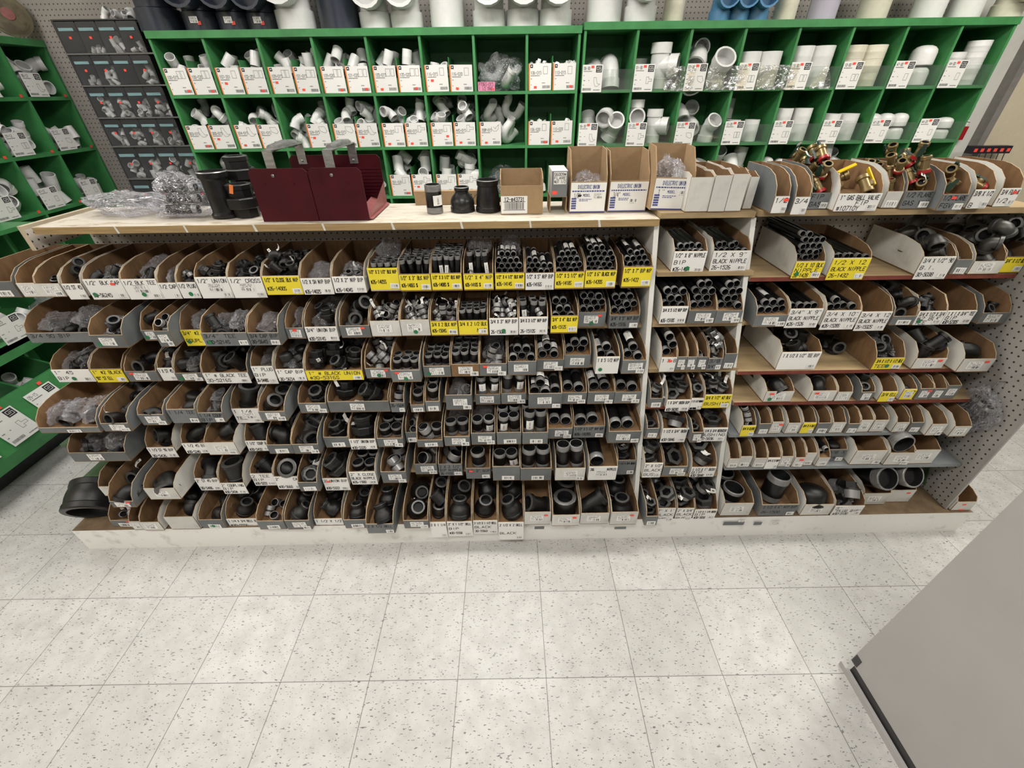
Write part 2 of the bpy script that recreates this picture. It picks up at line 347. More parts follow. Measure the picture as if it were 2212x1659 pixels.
# ---------------------------------------------------------------- fitting prototypes (pipe diameter = 1)
PRO = {}
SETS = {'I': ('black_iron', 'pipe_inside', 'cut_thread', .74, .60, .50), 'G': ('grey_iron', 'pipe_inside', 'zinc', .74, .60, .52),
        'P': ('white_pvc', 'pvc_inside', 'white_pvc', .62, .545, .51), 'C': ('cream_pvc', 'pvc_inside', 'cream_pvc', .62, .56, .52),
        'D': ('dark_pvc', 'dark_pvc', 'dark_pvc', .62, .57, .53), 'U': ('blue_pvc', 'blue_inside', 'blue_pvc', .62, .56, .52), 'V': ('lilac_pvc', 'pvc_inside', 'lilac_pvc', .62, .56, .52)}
def arc(c, r, a0, a1, n, u, v):
    return [Vector(c)+Vector(u)*r*math.cos(a0+(a1-a0)*k/n)+Vector(v)*r*math.sin(a0+(a1-a0)*k/n) for k in range(n+1)]
def proto(kind, ms='I'):
    key = kind+ms
    if key in PRO: return PRO[key]
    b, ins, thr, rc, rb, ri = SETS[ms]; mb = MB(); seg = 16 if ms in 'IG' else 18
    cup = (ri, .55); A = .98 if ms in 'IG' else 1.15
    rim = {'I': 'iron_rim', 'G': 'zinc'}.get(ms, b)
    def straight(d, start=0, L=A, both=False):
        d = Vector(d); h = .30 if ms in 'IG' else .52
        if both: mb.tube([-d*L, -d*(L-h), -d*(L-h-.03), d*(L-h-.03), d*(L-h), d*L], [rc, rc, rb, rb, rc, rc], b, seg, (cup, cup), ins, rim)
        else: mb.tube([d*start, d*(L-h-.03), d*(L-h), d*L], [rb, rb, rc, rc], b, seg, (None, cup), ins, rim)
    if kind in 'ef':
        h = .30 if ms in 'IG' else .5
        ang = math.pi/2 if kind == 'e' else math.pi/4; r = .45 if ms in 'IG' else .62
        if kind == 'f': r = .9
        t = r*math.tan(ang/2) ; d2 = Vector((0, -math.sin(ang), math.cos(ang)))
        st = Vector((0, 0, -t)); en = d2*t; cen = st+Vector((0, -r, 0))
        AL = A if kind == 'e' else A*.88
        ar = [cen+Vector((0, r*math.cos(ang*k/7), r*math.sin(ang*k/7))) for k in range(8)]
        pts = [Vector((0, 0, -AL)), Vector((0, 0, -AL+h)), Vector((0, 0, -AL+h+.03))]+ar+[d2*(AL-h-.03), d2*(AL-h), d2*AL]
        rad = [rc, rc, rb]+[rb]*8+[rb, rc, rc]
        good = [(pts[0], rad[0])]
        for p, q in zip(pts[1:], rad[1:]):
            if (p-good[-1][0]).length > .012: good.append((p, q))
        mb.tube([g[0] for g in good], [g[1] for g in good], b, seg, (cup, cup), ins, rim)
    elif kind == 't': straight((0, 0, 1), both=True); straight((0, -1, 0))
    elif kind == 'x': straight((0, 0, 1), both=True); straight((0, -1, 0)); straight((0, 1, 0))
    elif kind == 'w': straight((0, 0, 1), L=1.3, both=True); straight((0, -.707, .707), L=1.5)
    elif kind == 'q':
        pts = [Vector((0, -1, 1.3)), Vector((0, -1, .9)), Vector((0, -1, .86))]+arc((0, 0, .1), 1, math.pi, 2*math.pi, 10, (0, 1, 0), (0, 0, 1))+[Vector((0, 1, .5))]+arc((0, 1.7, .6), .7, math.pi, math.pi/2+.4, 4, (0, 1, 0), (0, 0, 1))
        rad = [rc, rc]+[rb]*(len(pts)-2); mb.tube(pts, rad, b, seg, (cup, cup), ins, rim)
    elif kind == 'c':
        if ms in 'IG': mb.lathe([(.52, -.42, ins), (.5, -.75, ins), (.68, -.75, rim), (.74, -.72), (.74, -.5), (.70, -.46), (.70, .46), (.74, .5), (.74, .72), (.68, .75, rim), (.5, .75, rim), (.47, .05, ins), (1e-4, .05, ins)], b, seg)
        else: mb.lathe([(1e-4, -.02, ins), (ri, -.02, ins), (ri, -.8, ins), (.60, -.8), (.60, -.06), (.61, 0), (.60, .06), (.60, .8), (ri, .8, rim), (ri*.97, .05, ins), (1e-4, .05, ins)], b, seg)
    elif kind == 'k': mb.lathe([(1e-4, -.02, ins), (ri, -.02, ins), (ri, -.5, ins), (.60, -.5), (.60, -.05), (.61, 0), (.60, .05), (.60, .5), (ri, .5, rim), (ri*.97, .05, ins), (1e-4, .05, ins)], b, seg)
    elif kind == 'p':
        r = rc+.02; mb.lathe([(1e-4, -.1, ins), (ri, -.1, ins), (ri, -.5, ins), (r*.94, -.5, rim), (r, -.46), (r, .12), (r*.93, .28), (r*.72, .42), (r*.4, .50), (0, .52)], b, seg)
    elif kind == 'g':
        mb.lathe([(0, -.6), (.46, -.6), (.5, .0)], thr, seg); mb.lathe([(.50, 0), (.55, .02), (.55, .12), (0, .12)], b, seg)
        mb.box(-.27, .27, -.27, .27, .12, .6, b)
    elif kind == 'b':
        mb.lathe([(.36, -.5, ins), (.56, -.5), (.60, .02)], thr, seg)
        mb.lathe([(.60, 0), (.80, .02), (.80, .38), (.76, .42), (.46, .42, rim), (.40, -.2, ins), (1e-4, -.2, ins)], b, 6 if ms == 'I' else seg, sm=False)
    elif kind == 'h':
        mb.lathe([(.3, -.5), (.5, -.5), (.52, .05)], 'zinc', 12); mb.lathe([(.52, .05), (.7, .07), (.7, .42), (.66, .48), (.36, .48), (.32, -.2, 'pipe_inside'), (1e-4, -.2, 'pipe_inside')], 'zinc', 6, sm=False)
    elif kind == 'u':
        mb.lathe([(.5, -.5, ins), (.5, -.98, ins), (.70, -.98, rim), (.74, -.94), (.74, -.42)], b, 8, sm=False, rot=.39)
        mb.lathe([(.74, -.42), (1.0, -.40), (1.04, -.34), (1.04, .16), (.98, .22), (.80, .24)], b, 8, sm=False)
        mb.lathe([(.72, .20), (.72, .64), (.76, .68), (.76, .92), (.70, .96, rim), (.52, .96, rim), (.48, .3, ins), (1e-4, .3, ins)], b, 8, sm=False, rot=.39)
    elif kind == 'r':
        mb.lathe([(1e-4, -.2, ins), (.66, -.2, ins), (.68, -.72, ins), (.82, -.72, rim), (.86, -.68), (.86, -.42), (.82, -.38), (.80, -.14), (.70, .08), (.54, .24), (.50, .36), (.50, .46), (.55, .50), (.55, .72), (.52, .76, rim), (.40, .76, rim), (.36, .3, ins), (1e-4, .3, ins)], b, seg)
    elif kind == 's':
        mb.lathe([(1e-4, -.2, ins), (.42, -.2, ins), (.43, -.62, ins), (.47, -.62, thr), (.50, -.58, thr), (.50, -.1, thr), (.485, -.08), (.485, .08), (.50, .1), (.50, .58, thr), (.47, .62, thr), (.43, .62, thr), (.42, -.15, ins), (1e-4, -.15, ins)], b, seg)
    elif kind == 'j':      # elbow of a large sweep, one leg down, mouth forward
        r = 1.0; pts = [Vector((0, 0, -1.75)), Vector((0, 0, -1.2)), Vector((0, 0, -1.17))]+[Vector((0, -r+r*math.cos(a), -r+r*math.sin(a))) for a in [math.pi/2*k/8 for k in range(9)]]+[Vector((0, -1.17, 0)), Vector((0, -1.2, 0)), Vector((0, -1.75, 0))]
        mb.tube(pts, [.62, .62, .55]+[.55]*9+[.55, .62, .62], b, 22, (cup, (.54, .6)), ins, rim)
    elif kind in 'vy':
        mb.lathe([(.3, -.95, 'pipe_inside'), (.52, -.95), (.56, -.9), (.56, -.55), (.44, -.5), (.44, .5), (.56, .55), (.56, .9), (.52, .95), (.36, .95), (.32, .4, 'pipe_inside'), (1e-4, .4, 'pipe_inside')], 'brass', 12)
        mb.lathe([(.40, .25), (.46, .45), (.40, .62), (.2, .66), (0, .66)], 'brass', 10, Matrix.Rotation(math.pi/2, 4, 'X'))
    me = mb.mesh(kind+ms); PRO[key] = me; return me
BR = dict(e=.98, f=.92, t=1.0, x=1.02, u=1.0, c=.86, p=.76, g=.62, b=.76, r=.95, s=.68, w=1.25, h=.6, v=1.0, y=1.1, q=1.7, j=1.8, k=.75)
KN = dict(e=('pipe_elbow', 'elbow'), f=('angled_elbow', '45 degree elbow'), t=('pipe_tee', 'tee'), x=('pipe_cross', 'cross'), u=('pipe_union', 'union'), c=('pipe_coupling', 'coupling'),
          p=('cap_fitting', 'cap'), g=('pipe_plug', 'plug'), b=('hex_bushing', 'bushing'), r=('bell_reducer', 'bell reducer'), s=('close_nipple', 'close nipple'), w=('pipe_wye', 'wye'),
          h=('hex_bushing', 'hex bushing'), v=('gas_valve', 'gas valve'), y=('ball_valve', 'ball valve'), q=('drain_trap', 'trap'), k=('pipe_coupling', 'coupling'), j=('sweep_elbow', 'sweep elbow'))
CAT = dict(I='fitting', G='fitting')
NIP = {}
def nipple(n, L, ms='I'):
    k = (n, L)
    if k in NIP: return NIP[k]
    d = od(n); r = d/2; h = L*.0254/2; t = min(.30*d+.008, h*.45); mb = MB()
    mb.lathe([(1e-4, -h+.03, 'pipe_inside'), (r*.84, -h+.03, 'pipe_inside'), (r*.86, -h, 'pipe_inside'), (r*.97, -h, 'cut_thread'), (r, -h+.002, 'cut_thread'), (r*1.0, -h+t, 'cut_thread'), (r*.985, -h+t+.001), (r*.985, h-t-.001), (r, h-t), (r, h-.002, 'cut_thread'), (r*.97, h, 'cut_thread'), (r*.86, h, 'cut_thread'), (r*.84, h-.03, 'pipe_inside'), (1e-4, h-.03, 'pipe_inside')], 'black_pipe', 14 if n < 1.2 else 20)
    NIP[k] = mb.mesh('nipple'); return NIP[k]
def wrap_label(n, a0, a1, z0, z1, mat='white_paper', key=None):
    # paper label curved round a pipe whose axis is Z
    k = ('lab', n, round(a0, 2), round(z0, 3), round(z1, 3))
    if k not in NIP:
        r = od(n)/2*1.02; mb = MB(); c = 6
        rs = [[(r*math.cos(a0+(a1-a0)*i/c), r*math.sin(a0+(a1-a0)*i/c), z) for i in range(c+1)] for z in (z0, (z0+z1)/2, z1)]
        for j in range(2):
            for i in range(c):
                mb.quad([rs[j][i], rs[j][i+1], rs[j+1][i+1], rs[j+1][i]], mat)
        if mat == 'white_paper':
            r2 = r*1.006; zz = (z1-z0)
            for q in range(7):
                za = z0+zz*(.15+.1*q); zb = za+zz*rnd.choice((.03, .05, .07)); b0, b1 = a0+(a1-a0)*.35, a0+(a1-a0)*.75
                mb.quad([(r2*math.cos(b0), r2*math.sin(b0), za), (r2*math.cos((b0+b1)/2)*1.004, r2*math.sin((b0+b1)/2)*1.004, za), (r2*math.cos((b0+b1)/2)*1.004, r2*math.sin((b0+b1)/2)*1.004, zb), (r2*math.cos(b0), r2*math.sin(b0), zb)], 'grey_ink')
        NIP[k] = mb.mesh('wrap_label')
    return NIP[k]
def tag_mesh(i):
    # folded paper price tag hanging off a fitting (unit: pipe diameter)
    k = ('tag', i)
    if k not in NIP:
        mb = MB(); w = .20; q = random.Random(i); L = q.uniform(.9, 1.5); pts = [Vector((0, -.55, .5)), Vector((.1, -.85, .62)), Vector((.2, -.95, .62+L*.4)), Vector((.3*q.uniform(-1, 1), -.8, .62+L*.8))]
        for a, b in zip(pts, pts[1:]): mb.quad([a+Vector((-w, 0, 0)), a+Vector((w, 0, 0)), b+Vector((w, 0, 0)), b+Vector((-w, 0, 0))], 'white_paper')
        a, b = pts[2], pts[3]; p = a.lerp(b, .3); q2 = a.lerp(b, .62); e = Vector((0, -.012, 0))
        mb.quad([p+Vector((-w*.5, 0, 0))+e, p+Vector((w*.5, 0, 0))+e, q2+Vector((w*.5, 0, 0))+e, q2+Vector((-w*.5, 0, 0))+e], 'grey_ink')
        NIP[k] = mb.mesh('paper_tag')
    return NIP[k]
def valve_parts(o, kind):
    if 'vh'+kind not in NIP:
        a, b = MB(), MB()
        if kind == 'v': a.box(-.30, .30, -.86, -.64, -.45, .45, 'valve_green'); a.box(-.18, .18, -.90, -.70, .40, 1.0, 'valve_green')
        else: a.box(-.22, .22, -.82, -.70, -.3, 1.7, 'yellow_plastic'); a.box(-.2, .2, -.82, -.5, -.3, .1, 'yellow_plastic')
        b.lathe([(.3, -.98), (.57, -.98), (.60, -.95), (.60, -.62), (.57, -.60)], 'red_plastic', 12)
        NIP['vh'+kind] = a.mesh('handle'); NIP['vc'+kind] = b.mesh('end_cap')
    put(NIP['vh'+kind], 'handle', o)
    if kind == 'v': put(NIP['vc'+kind], 'end_cap', o)
def bag_mesh(i, mat='bag_plastic'):
    # crumpled clear poly bag, unit size: +-.5 in x and y, 0..1 in z
    k = ('bag', i, mat)
    if k in NIP: return NIP[k]
    mb = MB(); nu, nv = 34, 20; rs = []
    for a in range(nv+1):
        th = math.pi*a/nv; row = []
        for c in range(nu):
            ph = 2*math.pi*c/nu; v = Vector((math.sin(th)*math.cos(ph), math.sin(th)*math.sin(ph), math.cos(th)))
            n1 = abs(noise.noise(v*2.3+Vector((i*7.3, 1, 2)))); n2 = abs(noise.noise(v*5.5+Vector((i*3.1, 5, 9)))); n3 = noise.noise(v*1.3+Vector((i*5.7, 3, 1)))
            r = .92-.42*n1-.24*n2+.30*n3
            x, y, z = v.x*r*.56, v.y*r*.56, v.z*r
            z = max(z*.62+.42, 0) if z < 0 else z*.62+.42
            row.append((x, y, z))
        rs.append(row)
    mb.rings(rs, mat)
    NIP[k] = mb.mesh('poly_bag', 12); return NIP[k]
TABLE = r'''
@1 A
a -170 95 745 890 g ~ b ~
a 130 290 757 895 w ~ p ~
a 290 500 762 900 w ~ pb Jc,3,.5
a 520 690 762 895 w W:1/2_ST_45 b Je,4,.6
a 697 1020 722 895 w W:1/2"_BLK_CAP||30-56245 drb B1,p,.5;Jf,5,.7
a 1022 1330 722 895 w W:1/2_BLK_TEE|| dbp B2,t,.6
a 1335 1500 755 890 w W:1/2_CAP b B1,p,.4
a 1502 1668 750 885 w W:1/2_PLUG| db Jg,12,.5
b 70 353 705 885 w W:1/2"_UNION|| bp Ju,5,.5
b 355 645 705 882 w W:1/2"_CROSS|| bp Jx,5,.6
b 648 972 695 868 w Y:1/2"_X_CLOSE_BLK_NIP|#26-1400S b Jet,12,.55,T
b 975 1243 715 852 w W:1/2_X_SH_NIP_BIP||#26-1402S b B1,s,.5;B1,s,.5
b 1246 1525 700 835 w W:1/2_X_2"_NIP_BIP||#26-1404S b Js,9,.5,T;B1,s,.5
b 1545 1812 620 790 w Y:1/2"_X_2_1/2"_BLK_NIP|#26-1405S b U4,4,.5,2.5;B1,~,.5
b 1815 2088 680 795 k Y:1/2"_X_3"_BLK_NIP|#26-1406S_$ b U4,6,.5,3
c 275 540 672 780 k Y:1/2"_X_3_1/2"_BLK_NIP|#26-1408S_$ b U5,7,.5,3.5
c 553 812 675 785 k Y:1/2"_X_4"_NIP|#26-1410S_$ b U3,2,.5,4;L5,.5,4;B1,~,.5
c 825 1080 668 780 k Y:1/2"_X_4_1/2"_BLK_NIP|#26-1414S b L15,.5,4.5,T;B1,~,.5
c 1085 1335 670 775 k W:1/2"_X_5"_NIP_BIP|#26-1416S b L10,.5,5,T
c 1340 1595 660 772 k Y:1/2"_X_5_1/2"_NIP|#26-1418S b L15,.5,5.5,T
c 1600 1870 645 760 k Y:1/2"_X_6"_BLACK_NIP|#26-1420S b L21,.5,6,T
c 1925 2200 615 750 k Y:1/2"_X_7"_BIP_NIP|#26-1422 b L15,.5,7,T
@1 B
d 620 905 485 675 w W:1/2"_X_8"_NIPPLE|BIP|#26-1424 db L9,.5,8
d 955 1275 480 655 w W:1/2_X_9"|BLACK_NIPPLE|26-1526 b L10,.5,9
@1 C
e 270 520 570 725 w Y:1/2_X_10_BLK|NIPPLE|26-1428 db L18,.5,10,T
e 590 915 542 740 w Y:1/2_X_12|BLACK_NIPPLE|26-1432 b L6,.5,12
e 1360 1640 530 720 w W:3/4_X_1/2"_90|B.I.|30-5038 b Je,8,1.1,G
e 1650 1780 555 690 g ~ b Je,2,.6,G
e 1795 2060 570 695 w ~ p Je,7,1.05,G
e 2065 2330 530 640 k Y:3/4"_X_1/2_BLK b Je,4,.9
@2 A
a 212 860 1180 1288 g N:3/4_90_BIP b B2,e,.75;Je,2,.75
a 872 1150 1200 1310 g ~ pd B1,t,.8
a 1195 1400 1160 1265 g ~ pd Jf,3,.7,T
a 1402 1530 1165 1300 g ~ pb Js,3,.8
a 1533 1780 1155 1290 g Y:3/4"_#2_BIP|COUPLING db B1,c,.75
b 202 588 1180 1290 g N:3/4"_TEE|#30-5214S bd B2,t,.8
b 592 850 1180 1285 g N:3/4_CAP_BIP|30-5645 b B1,p,.75
b 852 1005 1140 1255 g ~ pr B1,g,.6
b 1015 1290 1130 1250 w W:3/4"_UNION_BIP||#30-5314S b B2,u,.75
b 1312 1568 1120 1230 g ~ pr Jt,4,1.05
b 1570 1825 1080 1200 w ~ p Js,10,.75,T
c 12 262 1070 1180 w ~ pd Js,13,.7,T
c 270 505 1080 1180 k Y:3/4_X_2_BLK_NIP|#26-1504S b Js,9,.7,T
c 510 765 1075 1185 k Y:3/4_X_2_1/2_BLK|_____NIP b U4,3,.75,2.5
c 775 1025 1055 1180 w W:3/4_X_3"_NIP_BIP||26-1508S bd Js,13,.75,T
c 1030 1280 1045 1165 w W:3/4_X_3_1/2"_NIP_BIP||26-1510S b U3,2,.75,3.5;Js,6,.7
c 1305 1540 1035 1135 k Y:3/4"_X_4"_BLK_NIP|#26-1512S b L7,.75,4
c 1560 1805 1005 1130 g ~ pdr L9,.75,4.5
c 1830 2095 1030 1140 g N:3/4"_X_5"_NIP_BIP|#26-1516 b L10,.75,5,T
@2 B
d 515 770 955 1080 w W:3/4_X_5_1/2_NIP_BIP||#26-1518S b L8,.75,5.5
d 778 1038 990 1110 g ~ pb L12,.75,6
d 1042 1288 990 1110 g ~ pb L13,.75,6.5
@2 C
d 1320 1595 1030 1150 g ~ pb L7,.75,7,T
e 222 505 975 1135 w W:3/4"_X_9"|BLACK_NIPPLE|#26-1526 b L4,.75,9
e 530 825 990 1150 w W:3/4_X_10"|BLACK_NIPPLE|#26-1528S b L5,.75,10
e 830 1095 1000 1160 w W:3/4_X_12|BLACK_NIPPLE|26-1532S b ~
e 1100 1300 1040 1120 g ~ b Je,5,.8
e 1322 1560 995 1110 w W:3/4_X_1/2_X_3/4|#2_BLK|TEE db Jt,3,.6
e 1562 1815 990 1105 w W:1_X_1_X_3/4"_TEE|BIP|#30-5230S b ~
e 1868 2100 1010 1110 g ~ p Jt,2,.6
@3 A
a 430 758 1495 1580 w W:1"_45|BIP db B2,f,1
a 760 1035 1490 1610 k Y:1"_#2_BLACK|90°_ST_ELL b ~
a 1055 1330 1510 1620 g ~ pr Je,4,1.15
a 1335 1475 1480 1585 w W:1_X_ST_45 b Jf,2,1,T
a 1480 1718 1525 1620 g ~ pbd B1,c,1;Jp,2,1
a 1720 2115 1520 1610 g W:1"_#_BLACK_TEE|30-5216S b Jt,4,1.15
b 555 745 1465 1615 w W:1"_PLUG|BIP|26-5448S b B1,g,.8
b 765 1012 1490 1590 w W:1"_CAP_BIP||30-5654 b B2,p,1
b 1020 1510 1500 1590 k Y:1"_#_BLACK_UNION|#30-5316S b Ju,9,.95,T
b 1530 1762 1485 1590 g ~ prd Js,8,1,T
b 1770 2015 1500 1600 g ~ prd U3,2,1,2
c 210 445 1465 1565 g ~ pd U3,3,1,2
c 450 690 1450 1550 k ~ pb U3,4,1,2.5
c 693 928 1445 1545 g ~ pbr B3,s,1
c 935 1180 1425 1525 g ~ p L6,1,3.5
c 1188 1425 1410 1505 g ~ pb L3,1,4,T;L3,1,4
c 1435 1665 1370 1480 g ~ p L6,1,4.5
c 1695 1895 1385 1500 w W:1_X_5_1/2_NIP d L6,1,5.5,T
c 1920 2165 1415 1520 g ~ pb L3,1,6,T
@3 B
d 510 700 1390 1510 w W:1_X_8 rb L5,1,8
d 705 825 1385 1505 g ~ pb ~
d 830 948 1385 1505 g ~ pb ~
d 953 1080 1385 1500 g ~ pb Js,1,.6
d 1085 1260 1395 1500 g N:3/8|3/4" b Jh,18,.7,G
d 1283 1430 1355 1465 g ~ b ~
@3 C
e 150 490 1345 1445 w W:1_X_1/2_X_1/2"_TEE_BIP b Jt,4,1.0
e 955 1200 1395 1495 k Y:3/4_X_1/2_X_1/2_BLK|TEE db B2,t,.8
e 1300 1560 1400 1495 w ~ pr Jt,3,1
e 1640 1905 1405 1515 w ~ pr Je,1,1.6
@4 A
f 545 1035 575 645 g ~ b B3,e,1.25
f 1038 1265 530 620 g ~ pb Jf,4,1,T
f 1285 1500 455 545 g ~ pb Je,1,.8
f 1505 1745 410 525 g N:1_1/4_TEE b Jp,2,1.2
f 1755 1965 440 520 g N:1_1/4_COUP|BIP b B1,c,1.2
g 390 625 405 525 w W:1_1/4|TEE bp Jt,2,1.6
g 680 900 430 510 g ~ pb Jc,5,1.25
g 960 1200 360 450 g ~ pb Ju,3,1.1,T
g 1210 1735 345 430 g ~ p Ju,3,1.3,T
g 1745 1868 355 440 g N:26-1604 b Js,2,1.25
g 1920 2040 375 460 g ~ b U1,2,1.25,2
g 2045 2170 345 450 g ~ b U1,2,1.25,2.5
h 400 625 290 395 g ~ pb B1,s,1.25
h 650 870 285 370 g ~ p U2,1,1.25,3
h 877 1095 275 365 g ~ pb U2,1,1.25,3.5
h 1115 1400 275 380 g ~ pb L4,1.25,4,T
h 1405 1625 270 365 g ~ pb L3,1.25,4.5
h 1635 1865 265 365 g ~ pb L4,1.25,5,T
h 1870 2110 265 360 g ~ pb L5,1.25,5.5
@4 B
i 415 535 320 405 g ~ b Jb,4,1.2,T
i 570 795 330 425 w W:1_X_3/4"_BUSH_BIP||#30-5828S b Jb,10,1,T
i 798 915 315 410 w W:1_X_1/2_BUSH||#30-5830S b Jb,3,.9,T
i 925 1180 285 405 w Y:3/4_X_1/2"_#2_BLK|BUSHING b Jb,14,.75,T
@4 C
i 1410 1645 260 355 w ~ pdr Je,4,1.3
i 1800 2010 255 350 w ~ pr Je,3,1.1
i 2020 2145 265 355 w ~ p ~
j 830 945 265 350 g ~ p Jt,8,.6
j 1005 1140 260 350 w Y:3/4_ELL b ~
j 1195 1305 240 330 w Y:1/2|_ p Jp,2,.6
j 1335 1450 235 325 g ~ pr ~
j 1455 1560 235 320 g ~ p ~
j 1575 1690 205 305 g ~ p ~
@5 A
f 710 1185 780 855 g ~ p B2,e,1.4
f 1255 1490 750 820 w W:1_1/2_ST_90_BIP||30-5426 b Je,2,1.4
f 1545 1765 700 785 w W:1_1/2_45_BIP||#30-5240 b Jf,3,1.4
f 1790 2045 695 800 w ~ pb Je,3,1.5
g 505 722 680 765 w W:1_1/2"_COUP_BIP||#30-5432 b Jc,2,1.4,T
g 727 938 715 790 g ~ b Je,2,1.5
g 942 1165 710 790 g ~ pb Jt,3,1.4
g 1175 1390 650 740 g ~ b Ju,2,1.1
g 1393 1622 665 750 w W:1_1/2"_UNION_BIP||#30-5320 b Ju,1,1.6,T
g 1632 1855 660 735 g ~ pb U2,2,1.5,1.75
g 1865 1965 610 695 g ~ b Js,2,1.25
g 1975 2195 675 755 g ~ b U2,1,1.5,2;Js,1,1.5
h 390 610 645 730 g ~ pb U2,1,1.5,2.5;B1,~,.8
h 620 830 615 695 g ~ pb U2,1,1.5,3;B1,~,.8
h 840 1050 610 690 g ~ b U2,2,1.5,3.5
h 1060 1280 610 690 g ~ b U2,2,1.5,4
h 1285 1500 575 660 g ~ pb L3,1.5,4.5,T
h 1510 1785 555 650 g N:1_1/2"_X_5_1/2"_NIP_BIP|#26-1828S b L3,1.5,5.5
h 1800 2090 600 695 g ~ pb L4,1.5,6
@5 B
i 360 470 575 660 g ~ b Jb,2,1
i 500 728 575 690 w W:1_1/2_X_3/4"_BUSH||#30-5846 b Jb,3,1.5,T
i 735 835 610 695 g ~ pb Jb,3,1.2,T
i 850 1085 570 680 w W:1_1/4_X_3/4_REDUCER|BUSHING|30-5836 b Jb,7,1.3,T
@5 C
i 1205 1320 550 645 w Y:3/4_X_CLOSE|_ b Js,6,.75
i 1350 1450 535 630 g ~ b ~
i 1460 1560 520 615 w ~ pr ~
i 1595 1705 530 625 w ~ p ~
i 1725 1835 525 620 w Y:3/4_X_4_BLK|_ b ~
i 1850 1960 530 620 g ~ b ~
i 1980 2090 525 615 w ~ p ~
j 720 818 535 620 g ~ b ~
j 830 935 505 600 w ~ p ~
j 945 1065 505 590 w ~ p ~
j 1130 1240 525 620 w ~ p ~
j 1260 1365 525 620 g ~ b ~
j 1380 1510 540 635 w ~ pb ~
j 1555 1695 560 645 w ~ p ~
@6 A
f 930 1110 1070 1150 w ~ ~ Je,2,1.9
f 1115 1325 1195 1260 g ~ pr Je,2,1.9,T
f 1350 1605 1085 1180 w ~ p Je,1,2
g 75 280 1000 1100 w W:2"_ST_45_BIP||30-5486 b Jf,2,1.9
g 285 500 1040 1130 w W:2"_COUPLING|BIP|#30-5434 b Jc,2,1.9
g 550 745 960 1060 w W:2_TEE|BIP|#30-5222 b Jt,1,1.9
g 750 985 985 1090 w W:2"______CAP||#30-5660 b Jp,1,2;Jc,1,1.8
g 990 1160 1035 1110 g ~ b Ju,2,1.3
g 1165 1385 1000 1100 w W:2"_UNION_BIP||#30-5322 br Ju,2,1.7,T
g 1392 1620 945 1050 w W:2"_X_CLOSE|BLACK_NIPPLE|#26-1900 b U2,2,2,2
g 1665 1880 945 1030 g ~ pb U1,1,2,2;Js,2,1.7
h 110 310 880 965 g ~ pb Js,2,1.8
h 325 535 880 975 g N:2_X_2_1/2"|BIP_NIPPLE|26-1910 b Js,2,1.8
h 570 785 915 1000 g N:2_X_3"_NIP| br U1,1,2,3
h 805 1040 900 1000 g ~ b U2,1,2,3.5
h 1045 1310 915 1000 g ~ b U2,1,2,4
h 1345 1600 915 1025 w ~ pb U2,1,2,5
h 1630 1875 900 1010 w W:2X6__________NIPPLES| p L3,2,6
h 1890 2050 845 965 g N:1_1/2_X_3/4_BUSH|_ b Jb,4,1.2,T
@6 B
i 345 510 870 990 w W:2"_X_1/2"|BLACK|BUSH b Jb,5,1.3,T
i 515 725 900 985 g ~ pb Jb,4,1.6,T
i 760 980 905 985 w W:1_1/2_X_1"_BUSH|BIP|#30-5848 b Jb,6,1.5,T
@6 C
i 1075 1182 835 930 w ~ b B1,~,.5
i 1185 1290 815 910 w ~ b ~
i 1310 1415 830 915 w ~ b ~
i 1420 1530 825 915 w W:3/4_X_5_NIP| b ~
i 1540 1640 815 915 w ~ pb ~
i 1655 1748 825 925 w ~ br ~
i 1752 1840 785 880 w ~ b ~
i 1855 1962 825 890 w ~ b L2,.5,6
i 1965 2145 755 850 g N:3/8_X|1/4 b Jp,1,1
j 795 1055 760 880 w ~ pb ~
j 1075 1288 785 900 w ~ pb L1,3,7
j 1292 1510 755 870 w ~ p ~
@7 A
f 930 1133 1360 1430 g ~ rb Js,3,.8,T
f 1137 1232 1370 1440 w ~ p ~
f 1237 1400 1375 1445 w ~ p ~
f 1440 1690 1330 1435 w ~ ~ Je,4,1.3,T
f 1720 1920 1355 1425 g ~ db Je,2,1.1,T
g 345 638 1345 1420 w W:1_1/4_X_3/4_BELL_BIP|#30-5556 b Jr,8,1.4
g 642 870 1365 1435 g ~ b Js,2,1
g 880 1090 1360 1435 g ~ pb Jr,4,1.4,T
g 1097 1340 1345 1435 w W:1_1/2_X_1/2|BLACK_BELL b Jr,4,1.4,T
g 1372 1572 1355 1425 g ~ b Jr,5,1.3
g 1580 1810 1390 1465 g N:2_X_1/2_BELL b Jr,4,1.6
h 60 272 1360 1425 g ~ pb Jr,4,1.8,T
h 276 415 1420 1500 w W:2_X_1_1/4| b Jc,4,2.0
h 420 635 1410 1490 w W:2"_X_1_1/2"_BELL|BIP|#30-5558 b Jr,4,1.9
h 640 850 1390 1470 w W:2_1/2_X_1_1/2_BELL|BLACK|30-5560 b Jr,3,2
h 856 1072 1445 1520 w W:2_1/2_X_2_BELL|BLACK b Jr,3,2.2
h 1076 1300 1290 1395 w ~ rp Jt,1,2.4
h 1310 1540 1315 1405 w ~ pr Jc,2,2.5
h 1550 1790 1300 1390 w ~ p Jt,1,2.4
h 1805 2045 1290 1395 w ~ rp Jr,2,2.6
@7 B
i 355 465 1325 1400 g ~ b Jb,4,1.5,T
i 480 655 1255 1365 w W:2"_X_1"|BLACK|BUSH b Jb,3,1.3
i 668 825 1255 1355 w W:2"_X_3/4"|BLACK|BUSH b Jb,4,1.3,T
i 830 1035 1265 1345 w W:1_1/2_X_1_1/4_BUSH|BIP|#30-5850 b Jb,4,1.6,T
@7 C
i 1050 1300 1215 1320 w ~ p U1,2,3,2.5
i 1370 1685 1225 1305 g N:2_1/2_X_6"_NIP_BIP|26-1500 b U1,1,3,5.2
